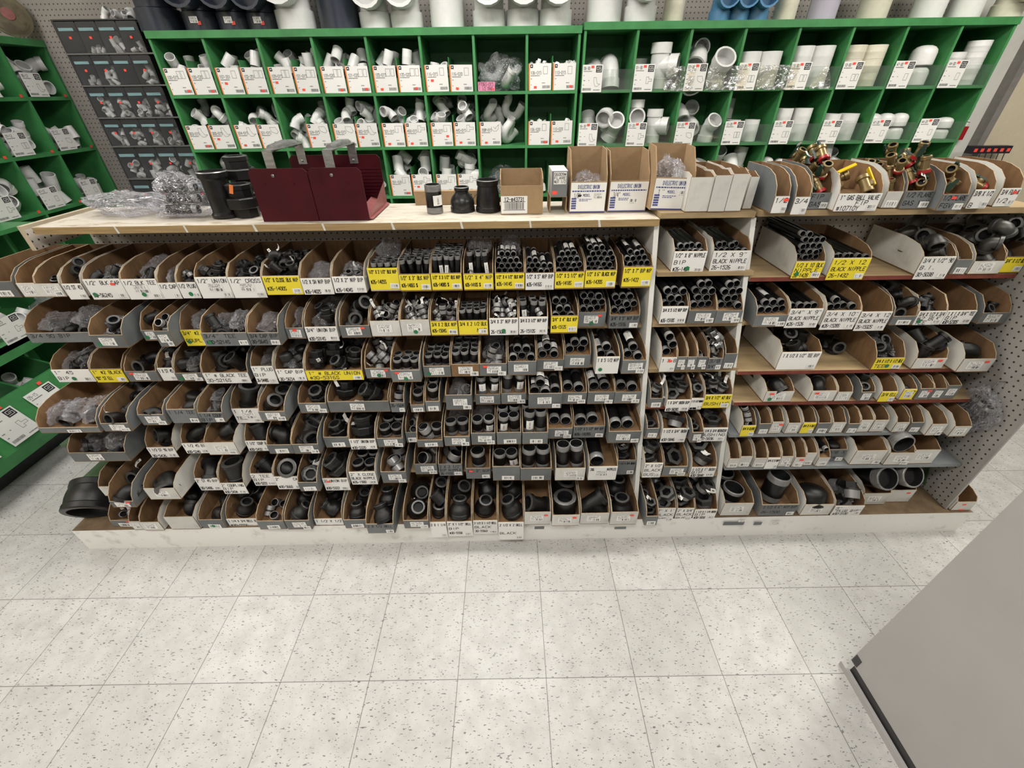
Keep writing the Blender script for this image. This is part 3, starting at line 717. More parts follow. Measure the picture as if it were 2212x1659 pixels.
i 1740 1985 1225 1325 w ~ p Jp,1,3.2
j 605 855 1235 1310 w W:3"|"PLUG_BIP"|#30-3100 b B1,g,2
j 940 1180 1128 1222 w ~ p K1,3.6,6
j 1184 1420 1100 1200 w ~ r K1,3.6,6
@0 B
Z 1494 1545 383 458 w ~ ~ ~
Z 1547 1584 379 458 w ~ ~ ~
Z 1586 1621 376 457 w ~ ~ ~
Z 1623 1653 382 452 w ~ ~ ~
@0 C
T 80 190 1465 1590 g W:1/2| rb ~
T 230 345 1470 1600 g W:3/4| b ~
T 352 528 1440 1560 g N:FIP|GAS b Jv,7,.8,T
T 533 882 1445 1575 w W:1"_GAS_BALL_VALVE|____FIP|#10710Y b Jy,3,1
T 920 1040 1430 1555 w ~ b Jv,6,.75,T
T 1062 1303 1425 1555 g N:1/2_FLARE|GAS_VLV b Jv,10,.75,T
T 1308 1528 1450 1570 g N:1/2_FLARE|FGV br Jv,3,.8,T
T 1575 1725 1415 1555 w W:3/8_X_1/2||b b Jv,1,.8,T
T 1777 1922 1405 1540 w W:3/4_FLR_X|1/2 br ~
'''
# ---------------------------------------------------------------- room
WRX = aty(2148, 228, 2.42).x
def room():
    mb = MB(); mb.box(-9, 9, -9, 2.52, -.1, 0, 'vinyl_tile'); struct(mb.obj('floor'))
    mb = MB(); mb.box(-3.35, WRX+.02, 2.5, 2.6, 0, CEIL, 'peg_back'); struct(mb.obj('wall_back'))
    mb = MB(); mb.box(-3.45, -3.35, -9, 2.6, 0, CEIL, 'wall_beige'); struct(mb.obj('wall_left'))
    mb = MB(); mb.box(WRX+.045, 6.5, 2.40, 2.6, 0, CEIL, 'wall_beige'); mb.box(WRX, WRX+.045, 2.39, 2.6, 0, CEIL, 'pole_grey'); struct(mb.obj('wall_right'))
    mb = MB(); mb.box(-9, 9, -9, 2.6, CEIL, CEIL+.1, 'ceiling_white'); struct(mb.obj('ceiling'))
    for i, (x, y, e) in enumerate(LAMPS):
        mb = MB(); mb.box(x-.64, x+.64, y-.3, y+.3, CEIL-.07, CEIL, 'ceiling_white'); o = mb.obj('ceiling_light')
        mb = MB(); mb.box(x-.6, x+.6, y-.25, y+.25, CEIL-.08, CEIL-.07, 'lamp_diffuser'); mb.obj('diffuser', o)
        tag(o, 'rectangular fluorescent ceiling light, %s of the row %s' % (ORD[1+i % 3], 'over the back aisle' if i < 3 else 'over the front aisle' if i < 6 else 'farther behind'), 'light', 'ceiling lights')
room()
# ---------------------------------------------------------------- stocked bins: table
WIN = dict(a=(0, 420), b=(400, 420), c=(860, 420), d=(1300, 420), e=(1652, 420), f=(0, 780), g=(400, 780), h=(860, 780), i=(1300, 780), j=(1652, 780))
BINS = []
for ln in TABLE.strip().splitlines():
    if ln[0] == '@': rw, bay = ln[1:].split(); rw = int(rw); continue
    w, *q, out, card, fl, con = ln.split(' ')
    q = [float(v) for v in q]
    ox, oy, sc = (0, 0, 1) if w == 'Z' else (1652, 0, 560/1936) if w == 'T' else (*WIN[w], 560/2212)
    BINS.append(dict(row=rw, bay=bay, xl=ox+q[0]*sc, xr=ox+q[1]*sc, yt=oy+q[2]*sc, yb=oy+q[3]*sc, out=out, card=card, fl=fl, con=con))
for b in BINS:
    b['xm'] = (b['xl']+b['xr'])/2
    b['Y'] = slant(b['xm'], (b['yt']+b['yb'])/2).y
SHELF = {}
for rw in range(8):
    for bay in 'ABC':
        zs = sorted(aty(b['xm'], b['yb'], b['Y']).z for b in BINS if b['row'] == rw and b['bay'] == bay and not (b['card'][0] in 'WY' and '|' in b['card'] and bay != 'A'))
        if not zs: zs = sorted(aty(b['xm'], b['yb'], b['Y']).z for b in BINS if b['row'] == rw and b['bay'] == bay)
        if zs: SHELF[rw, bay] = zs[len(zs)//2]+.004
SHELF[1, 'B'] = SHELF.get((1, 'B'), 1.1)
for bay in 'ABC': SHELF[7, bay] = .132
print('SHELF', {k: round(v, 3) for k, v in sorted(SHELF.items())})
TOPZ = 1.282
BACKY = .90
def zceil(row, bay):
    return TOPZ-.03 if row <= 1 and bay == 'A' else SHELF.get((row-1, bay), 1.75 if row == 0 else 1.26)-.022
# ---------------------------------------------------------------- display stand
XA, XB, XC0, XEND = -1.66, .735, 1.085, 2.10
def stand():
    root = empty('display_stand', (0.2, .6, 0)); tag(root, 'long slanted display stand with white base, holding rows of cardboard bins', 'display stand')
    inv = Vector((-.2, -.6, 0))
    def part(mb, name, parent=root):
        o = mb.obj(name, parent); o.location = inv if parent is root else (0, 0, 0); return o
    mb = MB(); mb.prism([(-1.70, .226), (2.21, .252), (2.21, .30), (-1.70, .30)], 0, .13, lambda p, t: (p[0], p[1], t), 'base_white', 'base_white', 'base_top'); mb.box(-1.68, 2.19, .30, 1.05, .10, .13, 'base_top'); mb.box(-1.66, 2.15, .95, 1.0, 0, .1, 'base_white')
    part(mb, 'base')
    mb = MB(); mb.box(-1.55, XB, BACKY, BACKY+.02, .13, TOPZ-.02, 'peg_white'); mb.box(XB, XEND, BACKY, BACKY+.02, .13, 1.24, 'peg_white'); part(mb, 'back_panel')
    for x, w in ((XB, .018), (XC0, .018)):
        mb = MB(); z0, z1 = .13, 1.275
        poly = [(SY+SK*z0+.035, z0), (BACKY, z0), (BACKY, z1), (SY+SK*z1+.02, z1)]
        mb.prism(poly, x-w/2, x+w/2, lambda p, t: (t, p[0], p[1]), 'white_board'); part(mb, 'divider')
    mb = MB(); mb.box(XEND, XEND+.008, .27, .96, .133, 1.27, 'panel_grey'); mb.quad([(XEND-.0006, .2705, .1335), (XEND-.0006, .9595, .1335), (XEND-.0006, .9595, 1.2695), (XEND-.0006, .2705, 1.2695)], 'peg_end'); o = part(mb, 'end_panel')
    mb = MB(); poly = [(.335+.353*z+dy, z) for z, dy in ((.15, 0), (1.24, 0), (1.24, .022), (.15, .022))]
    mb.prism(poly, XEND-.004, XEND, lambda p, t: (t, p[0], p[1]), 'dark_green_paint'); part(mb, 'green_strip', o)
    mb = MB(); mb.box(-1.545, -1.527, .645, .965, 1.20, 1.285, 'tan_board')
    for x in (-1.5456, -1.5264): mb.quad([(x, .646, 1.201), (x, .964, 1.201), (x, .964, 1.272), (x, .646, 1.272)], 'peg_end_white')
    part(mb, 'left_end_panel')
    for (rw, bay), z in sorted(SHELF.items()):
        if rw in (0, 7): continue
        x0, x1 = {'A': (-1.60+.008*rw, XB-.012), 'B': (XB+.012, XC0-.012), 'C': (XC0+.012, XEND-.006)}[bay]
        y0 = SY+SK*z + {'A': .085, 'B': .022 if rw > 1 else .004, 'C': .012 if rw != 2 else .06}[bay]
        front = {'A': 'wood_board', 'B': 'wood_board', 'C': 'wood_board'}[bay]
        if bay == 'C' and rw in (1, 3, 4): front = 'red_edge'
        if bay == 'C' and rw in (5, 6): front = 'grey_board'
        if bay == 'B' and rw == 4: front = 'red_edge'
        if bay == 'B' and rw in (1, 2, 3): x1 += .03
        mb = MB(); mb.box(x0, x1, y0, BACKY, z-(.014 if bay == 'A' else .018), z-.002, 'grey_board' if front == 'grey_board' else 'wood_board', front=front); part(mb, 'shelf')
    # worn green shelves of the far side, seen past the left end
    for z, x0, y0 in ((.272, -1.715, .385), (.43, -1.755, .445)):
        mb = MB(); mb.box(x0, -1.56 if z < .3 else -1.63, y0, y0+.5, z-.018, z, 'dark_green_paint'); part(mb, 'back_shelf')
    # top boards
    mb = MB(); y0 = SY+SK*TOPZ-.012
    mb.box(-1.49, XB+.0, y0, .955, TOPZ-.024, TOPZ, 'ply_edge', top='osb')
    for x in [-1.2+.245*k for k in range(8)]: mb.quad([(x, y0-.0006, TOPZ), (x+.007, y0-.0006, TOPZ), (x+.010+.006*rnd.random(), y0-.0006, TOPZ-.024), (x+.004, y0-.0006, TOPZ-.024)], 'white_board')
    part(mb, 'top_board')
    z = SHELF[0, 'B']; mb = MB(); mb.box(XB+.005, XC0-.004, SY+SK*z+.0, .94, z-.02, z-.001, 'wood_board'); part(mb, 'top_board')
    z = SHELF[0, 'C']; mb = MB(); mb.box(XC0+.004, XEND, SY+SK*z-.01, .94, z-.022, z-.002, 'wood_board'); part(mb, 'top_board')
    # paper scraps stuck on the base
    for px, py, w, h, mat in ((1165, 1140, .042, .018, 'grey_card'), (1340, 1141, .05, .012, 'grey_card'), (1585, 1131, .09, .02, 'grey_card'), (1603, 1126, .03, .012, 'printed_tag'), (1637, 1131, .034, .018, 'grey_card'), (1675, 1129, .036, .018, 'printed_tag'), (2076, 1101, .02, .006, 'red_sticker')):
        p = aty(px, py, .239); mb = MB(); mb.box(-w/2, w/2, 0, .0012, -h/2, h/2, mat); o = put(mb.mesh('sticker'), 'sticker', root, p+inv+Vector((0, -.0004, 0)))
stand()
# ---------------------------------------------------------------- bins and what is in them
ROWN = ['top', 'upper', 'second', 'third', 'fourth', 'fifth', 'sixth', 'bottom']; BAYN = dict(A='left bay', B='middle bay', C='right bay')
def bin_mesh(w, D, hl, H, out, fill=0):
    o = {'w': 'box_white', 'g': 'box_grey', 'k': 'kraft'}[out]; t = .003; mb = MB(); k = 'kraft'
    mb.box(0, w, 0, D, 0, t, k)
    if fill > t: mb.box(t*.6, w-t*.6, t*.6, D-t*.6, t*.5, fill, k)
    mb.box(0, w, D-t, D, t, H, k)
    mb.box(0, w, 0, t, t, hl, k, front=o, top='kraft_edge')
    hf = hl+.36*(H-hl); rp = min(.085, D*.35)
    j = [rnd.uniform(-.004, .004) for _ in range(4)]
    poly = [(t, t), (D-t, t), (D-t, H), (rp+.03+j[0], H), (rp+j[1], H-.004), (rp*.5, (H+hf)/2+.006+j[2]), (.012, hf+j[3]), (t, hl+.002)]
    mb.prism(poly, 0, t, lambda p, s: (s, p[0], p[1]), 'kraft_edge', o, k)
    mb.prism(poly, w-t, w, lambda p, s: (s, p[0], p[1]), 'kraft_edge', k, o)
    return mb.mesh('cardboard_bin')
def card_mesh(w, h, text, base, ink='ink'):
    mb = MB(); mb.box(0, w, 0, .0012, 0, h, base)
    lines = text.split('|'); n = len(lines); big = n == 1 or (n == 2 and not lines[1].strip())
    n = max(n, 2) if not big else 1
    zt = h*.96
    for i, l in enumerate(lines):
        if not l.strip(): continue
        hh = min(.0165, h*(.46 if big else {2: .44, 3: .30}.get(n, .3))); z1 = h*.93-i*h*({2: .47, 3: .31}.get(n, .3)); z0 = z1-hh*.88
        if big: z1 = h*.92; z0 = z1-hh*.9
        small = i == len(lines)-1 and i > 0 and any(c.isdigit() for c in l)
        x1 = w*(.56 if small else .95)
        wid = min(x1-w*.05, len(l.replace('$', ''))*hh*.9)
        draw(mb, strokes(l, w*.05, w*.05+wid, z0, z1), -.0003, min(.0030, max(.0013, hh*.135)), ink)
    return mb.mesh('label_card')
def plate(w, h, mat, t=.0007):
    k = ('plate', round(w, 3), round(h, 3), mat)
    if k not in NIP:
        mb = MB()
        if mat == 'green_sticker': mb.prism([(w/2+w/2*math.cos(a*math.pi/8), h/2+h/2*math.sin(a*math.pi/8)) for a in range(16)], 0, t, lambda p, s: (p[0], s, p[1]), mat)
        else: mb.box(0, w, 0, t, 0, h, mat)
        NIP[k] = mb.mesh('sticker')
    return NIP[k]
def describe(text): return ' '.join(text.replace('|', ' ').replace('#', '').split())
def ordn(n): return ORD[n] if n < len(ORD) else 'thirty-'+ORD[n-30] if n < 40 else 'forty-'+ORD[n-40]
PLACED = []                                    # (container key, kind word, object) -> labels at the end
def add_item(o, word, cont, col='black'): PLACED.append((o, word, cont, col))
NTAG = [0]
def give_tag(o, big=False):
    NTAG[0] += 1; t = put(tag_mesh(NTAG[0] % 9), 'paper_tag', o); t.rotation_euler = (rnd.uniform(-1, 1), rnd.uniform(-.5, .5), rnd.uniform(-1, 1)); return t
def pile(kinds, n, s, box, zmax, cont, ms='I', tags=0, word='black', fill=1.0, reserve=None):
    x0, x1, y0, y1, zf = box; done = []; s = min(s, (x1-x0)*.5/max(BR[k] for k in kinds)*1.06)
    for i in range(n):
        k = kinds[i % len(kinds)]; r = BR[k]*s; best = None
        for _ in range(26):
            xa, xb = x0+r*.92, x1-r*.92; x = (x0+x1)/2 if xb <= xa else rnd.uniform(xa, xb)
            ya, yb = y0+r*.95, max(y1-r*.9, y0+r*.96); y = rnd.uniform(ya, yb); z = zf+r*.80
            for px, py, pz, pr in done:
                dd = math.hypot(x-px, y-py); R = (r+pr)*.88
                if dd < R: z = max(z, pz+math.sqrt(R*R-dd*dd))
            if z+r*.8 > zmax: continue
            c = z+.25*(y-y0)
            if best is None or c < best[0]: best = (c, x, y, z)
        if not best: continue
        _, x, y, z = best; done.append((x, y, z, r))
        o = put(proto(k, ms), KN[k][0], None, (x, y, z), (rnd.uniform(-.7, .9), rnd.uniform(-.8, .8), rnd.uniform(-3.1, 3.1)) if k in 'etfxwq' else (rnd.uniform(-.25, .85), rnd.uniform(-.35, .35), rnd.uniform(-3, 3)) if k in 'rcpub' else (rnd.uniform(-1.2, .9), rnd.uniform(-.8, .8), rnd.uniform(-3, 3)), s)
        if k in 'vy': valve_parts(o, k)
        if tags and rnd.random() < .5: give_tag(o)
        add_item(o, KN[k][1], cont, word)
    return done
def stack_nipples(n, size, L, box, zmax, cont, tags):
    x0, x1, y0, y1, zf = box; d = od(size)*1.03; k = max(1, int((x1-x0)/d+.2)); sc_ = min(1, (x1-x0)/(k*d)); d *= sc_; Lm = L*.0254; placed = 0; row = 0
    hexes = (x1-x0) >= (k+.45)*d
    while placed < n:
        z = zf+d/2+row*d*.88
        if z+d/2 > zmax+.02 and placed: break
        kk = k if (row % 2 == 0 or hexes) else max(1, k-1)
        if n-placed < kk: kk = n-placed
        span = (x1-x0)-d; off = d/2 if row % 2 else 0
        gap = d if kk*d+off > (x1-x0)*.78 or row else min(d*1.3, span/max(kk-1, 1))
        for c in range(kk):
            x = x0+d/2+(off if hexes or row % 2 else 0)+c*gap
            if x > x1-d*.45: break
            y = y0+Lm/2+rnd.uniform(.002, .022)+row*.004
            o = put(nipple(size, L), 'long_nipple' if L >= 5 else 'pipe_nipple', None, (x, y, z+.001), (math.pi/2+rnd.uniform(-.012, .012), rnd.uniform(-3, 3) if not tags else rnd.uniform(-.5, .5), rnd.uniform(-.012, .012)), sc_)
            if tags and rnd.random() < .55: put(wrap_label(size, -.2, 1.7, -Lm*.18, Lm*.22), 'paper_label', o, rot=(0, 0, rnd.uniform(-.3, .3)+math.pi*.25))
            add_item(o, 'long nipple' if L >= 5 else 'pipe nipple', cont); placed += 1
            if placed >= n: break
        row += 1
def stand_nipples(cols, rows, size, L, box, cont):
    x0, x1, y0, y1, zf = box; d = od(size); sc_ = min(1, (x1-x0)/(cols*d*1.03)); sc_ = sc_ if sc_ > .78 else 1; d *= sc_; gx = min(d*1.35, ((x1-x0)-d*1.02)/max(cols-1, 1)) if cols > 1 else 0
    gx = max(gx, d*1.01); cols = max(1, min(cols, int((x1-x0-d)/gx+1.01)))
    xs = (x0+x1)/2-gx*(cols-1)/2; gy = max(d*1.06, min(d*1.2, .2/rows))
    for r in range(rows):
        for c in range(cols):
            lean = .10+rnd.uniform(-.03, .03)
            o = put(nipple(size, L), 'pipe_nipple', None, (xs+c*gx+rnd.uniform(-.0004, .0004), y0+d*.62+.008+r*gy+L*.0127*math.sin(lean)+(.004 if c % 2 else 0), zf+L*.0127*math.cos(lean)+d*.5*math.sin(lean)), (-lean, rnd.uniform(-.02, .02), rnd.uniform(-3, 3)), sc_)
            if L > 2.6 and rnd.random() < .25: put(wrap_label(size, -.5, .9, -L*.0254*.30, L*.0254*.12), 'paper_label', o, rot=(0, 0, -math.pi/2-o.rotation_euler.z))
            add_item(o, 'pipe nipple', cont)
def make_bin(b, i, nrow, x0, x1):
    row, bay = b['row'], b['bay']; z = SHELF[row, bay]; Y = b['Y']; xm = b['xm']
    tl = aty(xm, b['yt'], Y).z; bl = aty(xm, b['yb'], Y).z
    hang = b['card'][0] in 'WY'
    if not hang and abs(bl-z) > .016 and row:
        Y2 = atz(xm, b['yb'], z).y; Y2 = min(max(Y2, Y-.07), Y+.05); Y = Y2; tl = aty(xm, b['yt'], Y).z; bl = aty(xm, b['yb'], Y).z
    w = x1-x0; hl = max(.026, tl-z); zc = zceil(row, bay)
    H = min(.112, zc-z-.012)
    if row == 0: H = .13 if bay == 'C' else .125
    hl = min(hl, H*.75)
    if row == 0 and bay == 'B': hl = tl-z; H = hl+.012
    D = min(.285, BACKY-.006-Y)
    if row == 0: D = .24
    c0 = b['con'][0]; fsz = {'J': .5, 'U': .66, 'L': 1.0, 'B': .25, 'K': .2}.get(c0, 0); fill = min(.034 if c0 != 'L' else .055, hl*fsz, max(0, zc-z-.062))
    if c0 == 'J' and od(float(b['con'].split(',')[2].split(';')[0])) > .055: fill = min(fill, .016)
    if row == 0: fill = .045 if c0 == 'J' else 0
    o = put(bin_mesh(w, D, hl, H, b['out'], fill), 'cardboard_bin', None, (x0, Y, z))
    cw = {'w': 'white', 'g': 'grey', 'k': 'brown'}[b['out']]; txt = describe(b['card'][2:].replace('_', ' ')) if b['card'] != '~' else ''
    pos = '%s from left in %s row, %s' % (ORD[i+1], ROWN[row], BAYN[bay])
    cont = (bay, row, i, 'in %s bin of %s row, %s' % (ORD[i+1], ROWN[row], BAYN[bay]))
    cc = b['card'][0]; ct = {'Y': 'yellow-tagged', 'W': 'white-tagged'}.get(cc, '')
    lab = '%s cardboard bin%s, %s' % ((ct or cw), (' marked '+' '.join(txt.split()[:5])) if txt else '', pos)
    for q in (4, 3, 2):
        if len(re.findall(r"[A-Za-z0-9][A-Za-z0-9'-]*", lab)) > 16: lab = '%s cardboard bin marked %s, %s' % (ct or cw, ' '.join(txt.split()[:q]), pos)
    tag(o, lab, 'cardboard box', 'bins on the %s row' % ROWN[row])
    # card and stickers
    zb = min(bl-z, 0) if hang else 0.0; ztop = hl if not hang else max(hl, tl-z)
    y = -.0016
    if b['card'] != '~':
        cl = b['card'][0]; base = {'W': 'white_paper', 'Y': 'yellow_card', 'N': 'grey_card', 'K': 'kraft_card'}[cl]
        cx0 = .001; cwid = w-.002; ch = ztop-zb-.001
        if cl == 'Y' and b['out'] in 'kw' and ch > .04: zb += ch*.08; ch *= .9
        put(card_mesh(cwid, ch, b['card'][2:].replace('_', ' '), base), 'label_card', o, (cx0, y, zb)); y -= .0016
    else: ch = hl; 
    f = b['fl']; h0 = zb if b['card'] != '~' else 0; hh = ch
    bw = min(.032, w*.36); bh = min(.020, hh*.42)
    if 'p' in f:
        pw, ph = min(.056, w*.62), min(.032, hh*.72); pxx = w*.30 if 'b' in f and w > .07 else (w-pw)/2
        put(plate(pw, ph, 'printed_tag'), 'printed_sticker', o, (min(pxx, w-pw-.002)*rnd.uniform(.8, 1), y+.0004, h0+(hh-ph)*.55), (0, rnd.uniform(-.04, .04), 0)); y -= .001
    if 'b' in f:
        if b['card'] == '~' and 'p' not in f: bw, bh = min(.052, w*.72), min(.024, hh*.55)
        put(plate(bw, bh, 'barcode_tag'), 'barcode_sticker', o, (w-bw-w*.04 if b['card'] != '~' or 'p' in f else (w-bw)*.6, y, h0+hh*.06), (0, rnd.uniform(-.05, .05), 0)); y -= .001
    if 'r' in f: put(plate(.016, .0085, 'red_sticker'), 'red_sticker', o, (w*rnd.uniform(.35, .65) if w < .09 else w*rnd.choice((.14, .7, .74)), y, h0+hh*.72)); y -= .001
    if 'd' in f: put(plate(.016, .016, 'green_sticker'), 'green_sticker', o, (w*rnd.choice((.08, .12, .42)), y, h0+hh*.16))
    # contents
    t = .0045; box = (x0+t, x1-t, Y+t, Y+min(D-t, .23), z+max(.0035, fill+.0008)); zm = zc-.004
    if b['con'] != '~':
        for part in b['con'].split(';'):
            k = part[0]; a = part[1:].split(','); T = a[-1] == 'T'; ms = 'G' if a[-1] == 'G' else 'I'
            if k == 'J':
                j = 0
                while not a[0][j].isalpha(): j += 1
                ks = a[0]; n_ = int(a[1]); sz = float(a[2]); n_ = int(n_*(1.9 if sz < 1.05 else 1.35 if sz < 1.5 else 1.15)+.5) if row else (int(n_*1.6) if 'y' not in ks else n_); pile(ks, n_, od(float(a[2])), box, zm if row else z+.2, cont, ms, T or (row == 0), {'G': 'grey'}.get(ms, 'black') if ks[0] not in 'vy' else 'brass')
            elif k == 'U': stand_nipples(int(a[0]), int(a[1]), float(a[2]), float(a[3]), box, cont)
            elif k == 'K':
                d = od(float(a[1])); Lm = float(a[2])*.0254; nk = int(a[0])
                for q in range(nk):
                    an = .95; x = x0+w*(q+.5)/nk; zc_ = box[4]+Lm/2*math.cos(an)+d/2*math.sin(an)+.012; y_ = Y+.02+Lm/2*math.sin(an)-.012+.03*q
                    g = put(nipple(float(a[1]), float(a[2])), 'large_nipple', None, (x, y_, zc_), (an, 0, .12-.2*q)); add_item(g, 'large nipple', cont)
            elif k == 'L': stack_nipples(int(a[0]), float(a[1]), float(a[2]), box, zm, cont, T)
            elif k == 'B':
                nb = int(a[0]); kk = a[1]; s = od(float(a[2]))
                if kk != '~': pile(kk, 3*nb, s*.95, (box[0]+.006, box[1]-.006, box[2]+.008, box[2]+.13, box[4]), zm-.02, cont, ms)
                for q in range(nb):
                    up = kk == '~'; bwid = (w-.012)/ (nb if w > .13 else 1)
                    hgt = min(.075, zm-z-.012)
                    yy = Y+.075+(.075*q if w <= .13 else 0)+(.065 if up else 0)
                    g = put(bag_mesh(NTAG[0] % 6), 'plastic_bag', None, (x0+.006+bwid*(q+.5 if w > .13 else .5), yy, z+.004+(max(0, min(.082, zm-z-hgt-.012)) if up else min(.03, max(0, zm-z-hgt-.01))*(1 if q else .4)))); NTAG[0] += 1
                    g.scale = (bwid*.98, .135, hgt)
                    add_item(g, 'crumpled plastic bag', cont, 'clear')
BYROW = {}
for b in BINS: BYROW.setdefault((b['row'], b['bay']), []).append(b)
for (row, bay), L in BYROW.items():
    L.sort(key=lambda b: b['xm']); ex = []
    for b in L:
        if row == 0:
            z0 = SHELF.get((0, bay)); b['Y'] = max(.60, min(.70, atz(b['xm'], b['yb'], z0).y))
        ex.append([aty(b['xl'], b['yt'], b['Y']).x, aty(b['xr'], b['yt'], b['Y']).x])
    for p, q in zip(ex, ex[1:]):
        if q[0] < p[1]+.0012: mid = (q[0]+p[1])/2; p[1] = mid-.0006; q[0] = mid+.0006
    lim = {'A': (-2.5, XB-.011), 'B': (XB+.011, XC0-.011), 'C': (XC0+.011, XEND-.004)}[bay]
    if bay == 'B' and row:
        lo, hi = min(ex[0][0], 9), ex[-1][1]; lo2, hi2 = max(lo, lim[0]), min(hi, lim[1])
        ex = [[lo2+(v-lo)*(hi2-lo2)/(hi-lo) for v in e] for e in ex]
    for i, (b, e) in enumerate(zip(L, ex)):
        x0, x1 = e
        if x1 > lim[1] and not (row == 1 and bay == 'C' and i == len(L)-1): x1 = lim[1]
        if row == 1 and bay == 'C' and i == len(L)-1: x1 = lim[1]
        if x0 < lim[0]: x0 = lim[0]
        if x1-x0 < .03: print('thin', row, bay, i, x0, x1); x1 = x0+.03
        make_bin(b, i, len(L), x0, x1)
# ---------------------------------------------------------------- green pigeon-hole cases on the back wall
CX0, CP, CYF, CYB = -1.815, .3045, 2.15, 2.49
CZ = [1.93, 1.662, 1.378, 1.088, .80, .50]      # shelf tops
def case(name, x0, n, label, top=1.958):
    o = empty(name, (x0+n*CP/2, CYB, 0)); tag(o, label, 'pigeon-hole case'); inv = -o.location
    def part(mb, nm): p = mb.obj(nm, o); p.location = inv; return p
    x1 = x0+n*CP
    mb = MB(); mb.box(x0, x1, CYB-.012, CYB, 0, top, 'green_paint'); part(mb, 'back_panel')
    mb = MB(); mb.box(x0-.004, x1+.004, CYF-.006, CYB, top-.034, top, 'green_paint'); part(mb, 'top_rail')
    for z in CZ[1:]: mb = MB(); mb.box(x0, x1, CYF, CYB-.012, z-.016, z, 'green_paint'); part(mb, 'shelf')
    for c in range(n+1):
        xc = x0+c*CP; xc = min(max(xc, x0+.007), x1-.007); mb = MB(); mb.box(xc-.007, xc+.007, CYF+.001, CYB-.012, 0, top-.034, 'green_paint'); part(mb, 'divider')
    mb = MB(); mb.box(x0, x1, CYF+.004, CYF+.02, .0, .5, 'green_paint'); part(mb, 'lower_front')
    return o
CASE_L = case('fitting_case', CX0, 8, 'green pigeon-hole case holding small white pipe fittings behind orange-striped cards')
CASE_R = case('fitting_case', CX0+8*CP+.018, 8, 'green pigeon-hole case holding large white pipe fittings behind clear strips', 1.972)
CXR = CX0+8*CP+.018
ICON = {'coup': '1090903010 5255'.replace('1090903010 5255', '18888282 18') , }
ICON = dict(coup=['18 88 82 12 18', '48 42', '58 52'], cap=['38 78 72 32 38'], bush=['18 58 58 52 12 18', '68 98 92 62 68'], ell=['18 48 46 62 92 92', '18 14 30 60 92'], ell45=['18 78', '18 24 72 94 78'], tee=['28 28 22', '28 58 56 96 94 54 52 22'], wye=['28 58 98 92', '28 22 52 56'], trap=['16 14 32 62 84 88', '36 54 66 98'])
def pvc_card(kind, code, icon, w, h):
    k = kind; mb = MB(); mb.box(0, w, 0, .0014, 0, h, 'white_paper'); y = -.0004
    def r(x0, x1, z0, z1, m): mb.quad([(x0*w, y, z0*h), (x1*w, y, z0*h), (x1*w, y, z1*h), (x0*w, y, z1*h)], m)
    def ic(ox, oz, s):
        for l in ICON[icon]:
            p = [(w*(ox+int(c[0])*s*.1), h*(oz+int(c[1])*s*.1)) for c in l.split()]; draw(mb, [p], y, .0016, 'grey_ink')
    if k == 'L':
        r(.0, .055, 0, 1, 'orange_print'); r(.08, .20, .84, .97, 'ink'); y = -.0008; r(.115, .165, .885, .93, 'white_paper'); y = -.0004
        draw(mb, strokes(code, .10*w, .56*w, .60*h, .72*h, .2), y, .0017, 'ink')
        for a, b, z in ((.10, .50, .535), (.10, .16, .42), (.10, .14, .2), (.60, .74, .26)):
            x = a
            while x < b: l = rnd.uniform(.012, .035); r(x, min(x+l, b), z, z+.03, 'grey_ink'); x += l+.008
        x = .62
        while x < .94: l = rnd.uniform(.005, .016); r(x, x+l, .07, .18, 'ink'); x += l+rnd.uniform(.006, .014)
        ic(.52, .52, .45)
    else:
        draw(mb, strokes(code, .06*w, .36*w, .82*h, .93*h, .2), y, .0017, 'ink')
        r(.66, .95, .72, .96, 'ink'); y = -.0008
        for l in ('0.71 .91 .90 .91', ): pass
        for pl in ([(.90, .91), (.71, .91), (.71, .82), (.84, .82)], [(.71, .765), (.90, .765), (.90, .86), (.78, .86)]): draw(mb, [[(a*w, b*h) for a, b in pl]], y, .0022, 'white_paper')
        y = -.0004
        for a, b, z in ((.06, .46, .75), (.06, .10, .6), (.06, .16, .42), (.06, .12, .26), (.32, .36, .42), (.6, .92, .07)):
            x = a
            while x < b: l = rnd.uniform(.012, .035); r(x, min(x+l, b), z, z+.03, 'grey_ink'); x += l+.008
        x = .06
        while x < .46: l = rnd.uniform(.005, .016); r(x, x+l, .07, .16, 'ink'); x += l+rnd.uniform(.006, .014)
        ic(.55, .22, .40)
    return mb.mesh('pvc_card')
RN3 = ['top', 'second', 'third']
def card_obj(kind, code, icon, p, w, h, label, red=None, rz=0, parent=None):
    o = put(pvc_card(kind, code, icon, w, h), 'product_card', None, p, (rnd.uniform(.0, .02), rnd.uniform(-.012, .012), rz))
    tag(o, label, 'product card', 'product cards on the green cases')
    if red: put(plate(.017, .011, 'red_sticker'), 'red_sticker', o, (red[0]*w, -.0018, red[1]*h), (0, rnd.uniform(-.1, .1), 0))
    return o
